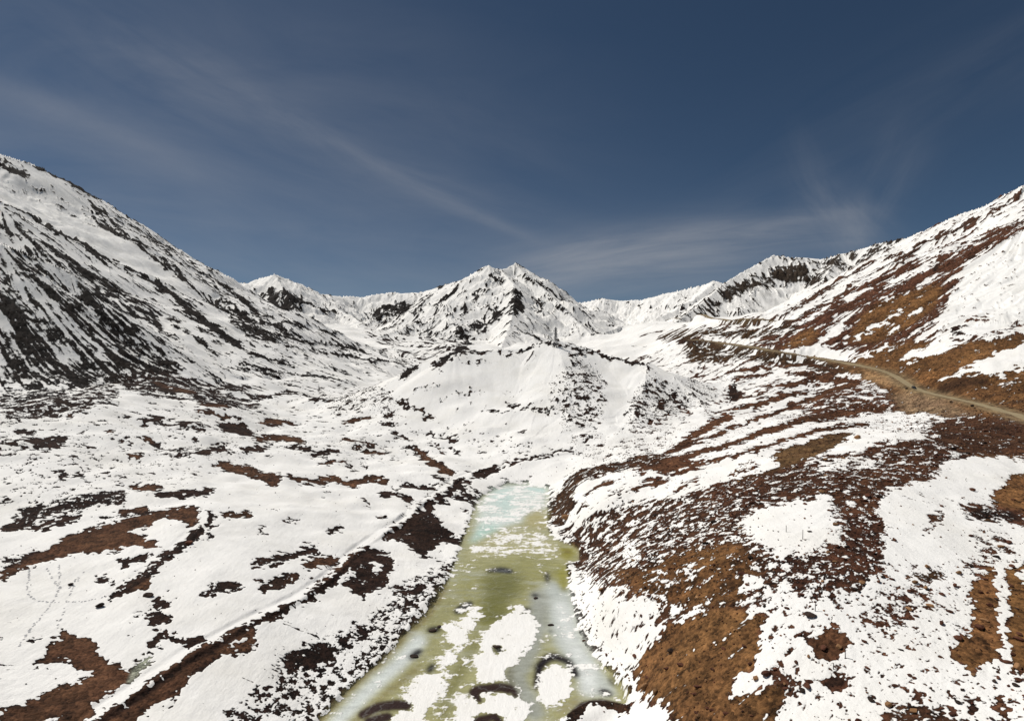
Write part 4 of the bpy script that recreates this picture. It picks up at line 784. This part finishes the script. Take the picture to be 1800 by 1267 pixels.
BL = [
 (995,912,19,M_TAN,1.3,.5,0,'big rounded tan boulder on the snowy right bank of the frozen stream'),
 (175,1066,14,M_DARK,.8,.4,1,'lone grey boulder in open snow left of the lower trail'),
 (260,1047,18,M_DARK,.9,.2,2,'long dark boulder in snow below the short straight trail'),
 (332,955,13,M_RUST,.9,0,3,'reddish boulder beside the downhill edge of the short straight trail'),
 (124,1028,9,M_DARK,.8,0,1,'small dark rock in snow inside the loop of footprints'),
 (1132,1210,17,M_TAN,1.2,.3,4,'ochre boulder at the lower left edge of the large bare earth patch'),
 (1152,1217,12,M_TAN,1.0,1.2,5,'small ochre boulder beside the bigger ochre one at the bare patch edge'),
 (1241,1196,9,M_TAN,1,.7,2,'pale stone alone in the middle of the large bare earth patch'),
 (1328,1192,13,M_TAN,1,.7,6,'tan boulder poking out of the ragged snow tongue on the bare earth patch'),
 (1141,1048,9,M_RUST,1.2,.2,0,'rusty boulder at the edge of the scree above a snow patch by the stream'),
 (1516,1025,11,M_TAN,.8,2.6,1,'flat tan boulder on snow below the dense dark scree'),
 (1431,1050,8,M_DARK,.9,.6,2,'small dark slab on snow just above the middle marker post'),
 (1424,1081,20,M_DARK,.6,2.9,3,'long low slab lying just below the foot of the middle marker post'),
 (1343,1065,7,M_DARK,1,.6,4,'small dark stone alone in snow at the upper right of the bare earth patch'),
 (1395,1033,8,M_RUST,1,.1,5,'rusty boulder at the end of the dark stone streak on the right slope'),
 (1469,922,11,M_TAN,1,.1,6,'tan boulder at the edge between the upper snow patch and the dark scree'),
 (1423,934,8,M_DARK,.9,2.5,0,'small dark slab right of the pole standing in the upper snow patch'),
 (1630,996,11,M_TAN,1.1,.3,2,'tan boulder crowning the small dark rock outcrop below the snow bowl'),
 (1609,1024,11,M_TAN,.9,.3,3,'light brown boulder at the lower left of the small dark rock outcrop'),
 (1685,1007,11,M_TAN,.9,.3,4,'flat tan boulder right of the small dark rock outcrop'),
 (1679,1030,9,M_RUST,1.1,.9,5,'round rusty boulder in the loose stones left of the snow gully'),
 (1692,1212,9,M_DARK,.8,.2,6,'lone dark stone in snow below the bare earth bank of the gully'),
 (1678,1227,7,M_DARK,.9,.5,0,'small grey stone in snow just left of the bottom rock cluster'),
 (1748,1198,8,M_DARK,1,.5,1,'upper of two dark stones in the mouth of the snow gully'),
 (1749,1208,8,M_DARK,.8,.1,2,'lower of two dark stones in the mouth of the snow gully'),
 (1785,1204,11,M_DARK,.8,2.6,3,'grey slab on the right side of the snow gully mouth'),
 (1787,1174,17,M_TAN,1.1,.6,4,'brown boulder at the foot of the right hand gully bank'),
 (1562,1240,14,M_TAN,.9,.6,5,'tan boulder at the left end of the bottom rock cluster'),
 (1606,1250,16,M_TAN,.9,.2,6,'large brown boulder in the middle of the bottom rock cluster'),
 (1674,1256,14,M_RUST,1,.2,0,'rusty boulder at the right end of the bottom rock cluster'),
 (1507,770,13,M_TAN,.8,.2,1,'tan boulder on the snow edge of the arc shaped brown ridge'),
 (1295,828,8,M_TAN,1,.2,2,'small tan boulder by the curled bare patch on the snowy shelf'),
 (1594,683,5,M_DARK,1,.2,3,'dark block on the road edge behind the car'),
 (1671,706,5,M_DARK,1,.2,4,'dark block under the road edge nearer the car'),
 (1709,714,6,M_DARK,1,.2,5,'dark block under the road edge farther right of the car'),
 (1568,1018,9,M_RUST,.9,2.2,6,'rusty slab on the snow right of the flat tan boulder'),
 (968,1098,12,M_DARK,.5,.2,2,'round black rock in the pale ice of the right channel'),
 (942,1051,9,M_DARK,.5,.9,3,'small black rock in the ice just above the snow island'),
 (760,1108,14,M_DARK,.5,.3,4,'dark rock frozen into the olive ice near the left bank'),
 (772,1101,9,M_DARK,.5,1.3,5,'smaller dark rock right behind the one near the left bank'),
 (728,1153,17,M_DARK,.4,2.6,6,'long dark slab half sunk in the left ice channel'),
 (873,1136,15,M_DARK,.5,2.9,0,'dark rock on the large snow island in the stream'),
 (642,881,8,M_DARK,.9,.2,0,'upper left of two dark rocks in the open snow left of the long trail'),
 (676,909,9,M_DARK,.8,.2,1,'lower right dark rock in the open snow close to the long trail'),
]
for k, (px, row, w, mt_, h, rz, kk, lab) in enumerate(BL): boulder(px, row, w, mt_, lab, None, h=h, rz=rz, k=kk)
# loose stones: a few hundred of the largest as things, the rest as scree
r = np.random.RandomState(5)
cell = np.gradient(YR)[:, None] * (np.gradient(U)[None, :] * Yg)
def scatter(n, w):
    p = (w * cell).ravel(); c = np.cumsum(p); k = np.searchsorted(c, r.rand(n) * c[-1]); i, j = k // nc, k % nc
    y = YR[i] + (r.rand(n) - .5) * 1.2 * np.gradient(YR)[i]; u = U[np.clip(j, 1, nc - 2)] + (r.rand(n) - .5) * .0015
    return u * y, y
vis = (H <= HZ) & (PR <= PM + 1.5) & (np.abs(U)[None, :] < 1.0) & (ICE < .05)
right = np.clip((U[None, :] - .06) * 12, 0, 1) * (Yg < 430) * (Yg > 80)
edge = np.exp(-((val + .6) / 1.3) ** 2)
roadd = np.ones(H.shape); 
wR = vis * right * (edge * 1.0 + .30 * (val > 0) + .015) * (.25 + np.clip(D, 0, .8) * 1.3)
wL = vis * (U[None, :] <= .06) * (Yg < 420) * (Yg > 80) * (edge + .02 * (D > .12))
xs, ys = scatter(24000, wR); x2, y2 = scatter(1600, wL); x3, y3 = scatter(3800, vis * (reg == KN) * (D > .2) * (Yg < 700)); 
sz = np.r_[np.clip(np.exp(r.randn(24000) * .62 - 1.15), .10, 1.7), np.clip(np.exp(r.randn(1600) * .45 - 1.15), .12, .9), np.clip(np.exp(r.randn(3800) * .5 - .35), .3, 2.4)]
xs, ys = np.r_[xs, x2, x3], np.r_[ys, y2, y3]; side = np.r_[np.zeros(24000), np.ones(1600), np.full(3800, 2)]
zs = hgt(xs, ys)
rd = np.full(len(xs), 1e9)
for q_ in ROAD[::2]: rd = np.minimum(rd, np.hypot(xs - q_[0], ys - q_[1]))
k_ = rd > 8; xs, ys, zs, sz, side = xs[k_], ys[k_], zs[k_], sz[k_], side[k_]
rowpx = HZ - F * zs / ys; colpx = xs / ys * F + CX
inside = (rowpx < 1262) & (colpx > 4) & (colpx < 1796)
appar = np.where(inside & (side == 0), sz / ys, 0); order = np.argsort(-appar)
big = order[:240]; rest = order[240:]
STONES = []
for n_, a in enumerate(big):
    px, row = colpx[a], rowpx[a]
    mt_ = M_RUST if r.rand() < .7 else (M_TAN if r.rand() < .5 else M_DARK)
    cw = {'rusty rock': 'rusty', 'tan rock': 'tan', 'dark rock': 'dark grey'}[mt_.name]; sw = 'big' if sz[a] > 1.25 else 'small'
    if px > 1500 and row > 960: lab, g_ = f'{sw} {cw} loose stone on the snow left of the snow gully', 'loose stones near the snow gully'
    elif row > 1040 and px > 1380: lab, g_ = f'{sw} {cw} loose stone on the lower snowfield right of the bare earth patch', 'loose stones on the lower right snowfield'
    elif px < 1380 and row > 1040: lab, g_ = f'{sw} {cw} loose stone on or beside the large bare earth patch', 'loose stones round the bare earth patch'
    elif px < 1300: lab, g_ = f'{sw} {cw} loose stone on the scree between the stream and the upper snow patch', 'loose stones on the upper scree'
    elif px < 1500: lab, g_ = f'{sw} {cw} loose stone on the scree round the upper snow patch', 'loose stones on the upper scree'
    else: lab, g_ = f'{sw} {cw} loose stone on the scree round the snow bowl at far right', 'loose stones on the upper scree'
    kk = int(r.randint(7)); key = (kk, mt_.name)
    if key not in pm: me = protos[kk].copy(); me.materials.append(mt_); pm[key] = me
    o = link('stone', pm[key]); s_ = sz[a] * 1.15; o.location = (xs[a], ys[a], zs[a] - .05 * s_); o.rotation_euler = (0, 0, r.rand() * 6.3); o.scale = (s_ * 1.2, s_, s_ * r.uniform(.6, 1)); tag(o, lab, 'stone', g_)
def scree(name, idx, label, cols):
    V0, F0 = ICO1; nv = len(V0); n = len(idx)
    var = []
    for k in range(12):
        q = V0 * (1 + r.uniform(-.3, .18, (nv, 1))); q = q * np.array([1, r.uniform(.55, .9), r.uniform(.4, .7)]) * .5; var.append(q)
    var = np.array(var)[r.randint(12, size=n)]; th = r.rand(n) * 6.283; c, s = np.cos(th), np.sin(th)
    v = var * sz[idx][:, None, None]; X = v[:, :, 0] * c[:, None] - v[:, :, 1] * s[:, None]; Y = v[:, :, 0] * s[:, None] + v[:, :, 1] * c[:, None]
    V = np.stack([X + xs[idx][:, None], Y + ys[idx][:, None], v[:, :, 2] + zs[idx][:, None] + sz[idx][:, None] * .16], -1).reshape(-1, 3)
    Fq_ = (F0[None] + (np.arange(n) * nv)[:, None, None]).reshape(-1, 3)
    me = mkmesh(name, V, Fq_); me.shade_flat()
    cc = np.array(cols)[r.randint(len(cols), size=n)] * r.uniform(.6, 1.25, (n, 1)); c4 = np.ones((n * nv, 4), np.float32); c4[:, :3] = np.repeat(cc, nv, 0)
    at = me.color_attributes.new('soil', 'FLOAT_COLOR', 'POINT'); at.data.foreach_set('color', c4.ravel())
    me.materials.append(MSC); o = link(name, me); o['kind'] = 'stuff'; o['label'] = label; o['category'] = 'stones'; return o
MSC = bpy.data.materials.new('scree stones'); MSC.use_nodes = True; _n = MSC.node_tree.nodes; _a = N(_n, 'ShaderNodeAttribute', attribute_name='soil'); MSC.node_tree.links.new(_a.outputs['Color'], _n['Principled BSDF'].inputs[0]); _n['Principled BSDF'].inputs['Roughness'].default_value = .9; _n['Principled BSDF'].inputs['Specular IOR Level'].default_value = .15
scree('scree', rest[side[rest] == 0], 'dark red scree scattered over the right slope', [lin(78,44,34), lin(62,38,32), lin(96,62,46), lin(50,34,30), lin(120,86,60)])
scree('scree', rest[side[rest] == 1], 'small dark stones scattered over the left snowfields', [lin(44,34,30), lin(58,40,32), lin(36,28,26)])
scree('scree', rest[side[rest] == 2], 'dark stones scattered over the round hill', [lin(40,30,28), lin(54,38,34), lin(34,28,26)])
# ------------------------------------------------------------------ pylons
def tube(V, Fc, a, b, w):
    a = np.array(a, float); b = np.array(b, float); d = b - a; d /= np.linalg.norm(d); up = np.array([0, 0, 1.0]) if abs(d[2]) < .9 else np.array([1.0, 0, 0])
    s = np.cross(d, up); s /= np.linalg.norm(s); t = np.cross(d, s); n = len(V)
    for p in (a, b):
        for (i, j) in ((-1, -1), (1, -1), (1, 1), (-1, 1)): V.append(p + s * i * w / 2 + t * j * w / 2)
    for k in range(4): Fc.append([n + k, n + (k + 1) % 4, n + 4 + (k + 1) % 4, n + 4 + k])
    Fc.append([n + 3, n + 2, n + 1, n]); Fc.append([n + 4, n + 5, n + 6, n + 7])
def beams(name, parent, lst, mat):
    V, Fc = [], []
    for a, b, w in lst: tube(V, Fc, a, b, w)
    me = mkmesh(name, np.array(V), np.array(Fc)); me.shade_flat(); return link(name, me, parent, mat=mat)
M_STEEL = plain('galvanised steel', (.13, .13, .135), .6, .3)
def pylon(px, row, hpx, label, wk=1.0, rz=.5):
    x, y, z = ground(px, row); z = float(hgt(np.array([x]), np.array([y]))[0]); Hh = hpx * y / F
    root = bpy.data.objects.new('pylon', None); COLL.objects.link(root); root.location = (x, y, z - .3); root.rotation_euler = (0, 0, rz); tag(root, label, 'pylon', 'power pylons across the valley')
    base_, waist, top = Hh * .115, Hh * .035, Hh * .02
    def hw(t): return np.interp(t, [0, .55, .9, 1], [base_, waist, top, .1])
    w = .32 * wk
    for sx_, sy_ in ((1, 1), (1, -1), (-1, 1), (-1, -1)):
        beams('leg', root, [((sx_ * hw(a), sy_ * hw(a), a * Hh), (sx_ * hw(b), sy_ * hw(b), b * Hh), w) for a, b in ((0, .55), (.55, .9))], M_STEEL)
    br_ = []; lv = [0, .17, .31, .43, .55, .64, .73, .82, .9]
    for a, b in zip(lv[:-1], lv[1:]):
        for (s1, s2) in (((1, 1), (1, -1)), ((1, -1), (-1, -1)), ((-1, -1), (-1, 1)), ((-1, 1), (1, 1))):
            pa = lambda s, t: (s[0] * hw(t), s[1] * hw(t), t * Hh)
            br_ += [(pa(s1, a), pa(s2, b), w * .55), (pa(s2, a), pa(s1, b), w * .55), (pa(s1, b), pa(s2, b), w * .55)]
    beams('bracing', root, br_, M_STEEL)
    beams('peak', root, [((s * top, q * top, .9 * Hh), (0, 0, Hh), w * .8) for s in (-1, 1) for q in (-1, 1)], M_STEEL)
    for t, ln in ((.66, .125), (.78, .155), (.9, .11)):
        for s in (-1, 1):
            arm = beams('crossarm', root, [((s * hw(t), q * hw(t), t * Hh), (s * ln * Hh, 0, t * Hh + .2), w * .7) for q in (-1, 1)] + [((s * hw(t), 0, (t + .05) * Hh), (s * ln * Hh, 0, t * Hh + .2), w * .6)], M_STEEL)
            beams('insulator', arm, [((s * ln * Hh, 0, t * Hh + .1), (s * ln * Hh, 0, (t - .05) * Hh), w * .8)], plain('insulator glass', (.10, .12, .12), .3))
    return root
pylon(977, 609, 36, 'tall steel lattice pylon on the crest of the round snowy hill', 1.0, .9)
pylon(752, 598, 26, 'smaller far lattice pylon on the snowy flats left of the centre mountain', 1.0, .7)
# ------------------------------------------------------------------ marker posts on the right slope
M_POST = plain('weathered post', (.05, .042, .038), .8); M_CAP = plain('post cap', (.12, .10, .09), .7)
def post(px, row, hpx, label, lean=0.0):
    x, y, z = ground(px, row); h = hpx * y / F; z = float(hgt(np.array([x]), np.array([y]))[0])
    root = bpy.data.objects.new('marker_post', None); COLL.objects.link(root); root.location = (x, y, z - .15); root.rotation_euler = (0, lean, 0); tag(root, label, 'post', 'marker posts on the right slope')
    bm = bmesh.new(); bmesh.ops.create_cone(bm, cap_ends=True, segments=10, radius1=.085, radius2=.065, depth=h + .15); bmesh.ops.translate(bm, verts=bm.verts, vec=(0, 0, (h + .15) / 2)); me = bpy.data.meshes.new('shaft'); bm.to_mesh(me); bm.free(); link('shaft', me, root, mat=M_POST)
    bm = bmesh.new(); bmesh.ops.create_cone(bm, cap_ends=True, segments=10, radius1=.11, radius2=.05, depth=.14); bmesh.ops.translate(bm, verts=bm.verts, vec=(0, 0, h + .2)); me = bpy.data.meshes.new('cap'); bm.to_mesh(me); bm.free(); link('cap', me, root, mat=M_CAP)
post(1382, 934, 11, 'short thin post, farthest left, in the upper snow patch of the right slope')
post(1411, 947, 16, 'thin dark post with a stone beside its top in the upper snow patch', .02)
post(1433, 1073, 17, 'thin dark post in snow above the long low slab', .02)
post(1486, 1156, 17, 'thin dark post below the small round bare patch', -.02)
post(1465, 1175, 10, 'shortest thin post, lowest on the snow right of the bare earth patch')
# ------------------------------------------------------------------ car
M_BODY = plain('dark car paint', (.012, .013, .016), .3); M_GLASS = plain('car glass', (.03, .035, .04), .08); M_TYRE = plain('tyre rubber', (.015, .015, .015), .9); M_RIM = plain('wheel rim', (.35, .35, .36), .4, .8); M_LAMP = plain('lamp lens', (.6, .6, .58), .2); M_RED = plain('tail lens', (.35, .02, .02), .3); M_TRIM = plain('car trim', (.02, .02, .02), .7)
def profile_mesh(name, parent, pts, w, mat, taper=0.0, bev=.05, seg=2):
    bm = bmesh.new(); zmin = min(p[1] for p in pts); zmax = max(p[1] for p in pts)
    A = [bm.verts.new((x_, -w / 2 + taper * (z_ - zmin) / (zmax - zmin), z_)) for x_, z_ in pts]; B = [bm.verts.new((x_, w / 2 - taper * (z_ - zmin) / (zmax - zmin), z_)) for x_, z_ in pts]
    bm.faces.new(A); bm.faces.new(B[::-1]); n = len(pts)
    for i in range(n): bm.faces.new([A[(i + 1) % n], A[i], B[i], B[(i + 1) % n]])
    bmesh.ops.recalc_face_normals(bm, faces=bm.faces)
    if bev: bmesh.ops.bevel(bm, geom=bm.edges[:], offset=bev, segments=seg, affect='EDGES')
    me = bpy.data.meshes.new(name); bm.to_mesh(me); bm.free(); return link(name, me, parent, mat=mat)
def car(loc, rz, pitch, label):
    root = bpy.data.objects.new('car', None); COLL.objects.link(root); root.location = loc; root.rotation_euler = (0, pitch, rz); tag(root, label, 'car')
    body = profile_mesh('body', root, [(-2.3,.35),(-2.35,.75),(-2.25,1.05),(-.9,1.1),(1.0,1.08),(2.15,.95),(2.35,.7),(2.3,.35),(1.95,.30),(1.85,.62),(1.6,.76),(1.3,.76),(1.05,.62),(.95,.30),(-.95,.30),(-1.05,.62),(-1.3,.76),(-1.6,.76),(-1.85,.62),(-1.95,.30)], 1.85, M_BODY, .05, .03, 1)
    profile_mesh('cabin', root, [(-2.15,1.06),(-2.0,1.62),(-1.75,1.78),(.25,1.78),(.55,1.68),(1.15,1.06)], 1.72, M_BODY, .14, .04)
    for s in (-1, 1):
        profile_mesh('side_window', root, [(-1.95,1.14),(-1.8,1.6),(.15,1.62),(.75,1.14)], .03, M_GLASS, 0, 0).location = (0, s * .80, 0)
    ws = profile_mesh('windscreen', root, [(1.12,1.10),(.60,1.64),(.66,1.66),(1.2,1.12)], 1.4, M_GLASS, .08, 0)
    profile_mesh('rear_window', root, [(-2.19,1.16),(-2.06,1.58),(-2.0,1.58),(-2.13,1.16)], 1.3, M_GLASS, .06, 0)
    for x_ in (-1.45, 1.45):
        for s in (-1, 1):
            wroot = None
            bm = bmesh.new(); bmesh.ops.create_cone(bm, cap_ends=True, segments=20, radius1=.37, radius2=.37, depth=.24); bmesh.ops.rotate(bm, verts=bm.verts, matrix=__import__('mathutils').Matrix.Rotation(R(90), 3, 'X')); me = bpy.data.meshes.new('wheel'); bm.to_mesh(me); bm.free()
            wh = link('wheel', me, root, (x_, s * .82, .37), mat=M_TYRE)
            bm = bmesh.new(); bmesh.ops.create_cone(bm, cap_ends=True, segments=16, radius1=.22, radius2=.2, depth=.26); bmesh.ops.rotate(bm, verts=bm.verts, matrix=__import__('mathutils').Matrix.Rotation(R(90), 3, 'X')); me = bpy.data.meshes.new('rim'); bm.to_mesh(me); bm.free(); link('rim', me, wh, mat=M_RIM)
    for s in (-1, 1):
        profile_mesh('headlight', root, [(2.27,.72),(2.24,.88),(2.34,.84),(2.37,.74)], .32, M_LAMP, 0, 0).location = (0, s * .66, 0)
        profile_mesh('tail_light', root, [(-2.38,.85),(-2.30,1.04),(-2.24,1.04),(-2.30,.85)], .22, M_RED, 0, 0).location = (0, s * .74, 0)
    profile_mesh('bumper', root, [(2.25,.36),(2.42,.42),(2.42,.6),(2.3,.64)], 1.8, M_TRIM, 0, .02); profile_mesh('bumper', root, [(-2.28,.36),(-2.44,.42),(-2.44,.6),(-2.32,.64)], 1.8, M_TRIM, 0, .02)
    return root
def on_road(px):
    k = int(np.argmin(np.abs(ROAD[:, 0] / ROAD[:, 1] * F + CX - px) + (ROAD[:, 1] > 560) * 100)); p = ROAD[k]; q = ROAD[min(k + 4, len(ROAD) - 1)] - ROAD[max(k - 4, 0)]
    return p, math.atan2(q[1], q[0]), math.atan2(q[2], math.hypot(q[0], q[1]))
p_, rz_, pt_ = on_road(1611)
car((p_[0] + math.sin(rz_) * -1.6, p_[1] + math.cos(rz_) * 1.6, max(p_[2], float(hgt(p_[:1], p_[1:2])[0])) + .09), rz_ + math.pi, pt_, 'dark car driving on the dirt road on the right hillside')
# ------------------------------------------------------------------ lines of footprints
M_PRINT = plain('print shade', (.36, .36, .37), .9)  # flat grey prints: the shade of the hollows is in the colour
def prints(pts, label, step=.75, gap=.3, size=.34):
    G = resample(smooth_line([ground(*p) for p in resam(pts, 10)], 1), step); V, Fc = [], []
    for k, (x, y, z) in enumerate(G):
        if r.rand() < gap: continue
        ang = r.rand() * 6.3; x += r.randn() * .12; y += r.randn() * .12; s = size * r.uniform(.7, 1.25); n = len(V)
        ring = [(x + math.cos(ang + a * 1.047) * s * .6, y + math.sin(ang + a * 1.047) * s) for a in range(6)]
        zz = hgt(np.array([q[0] for q in ring]), np.array([q[1] for q in ring]))
        V += [(q[0], q[1], z_ + .05) for q, z_ in zip(ring, zz)]; Fc.append(list(range(n, n + 6)))
    me = bpy.data.meshes.new('footprints'); me.from_pydata(V, [], Fc); o = link('footprints', me, mat=M_PRINT); o['kind'] = 'stuff'; o['label'] = label; o['category'] = 'footprints'
prints([(52,1000),(51,1018),(46,1032),(52,1040),(50,1045),(63,1055),(90,1058),(120,1057),(150,1056),(180,1049),(200,1046)], 'curved line of footprints across the left snowfield')
prints([(104,990),(105,1015),(104,1035),(94,1056),(75,1080),(50,1110),(30,1140)], 'long straight line of footprints crossing the curved one')
prints([(82,998),(90,1012),(103,1031),(118,1037),(128,1025),(140,1010)], 'short zigzag line of footprints above the curved one')
prints([(150,1002),(130,1028),(118,1055),(100,1105)], 'faint line of footprints right of the long straight one', .9, .5)
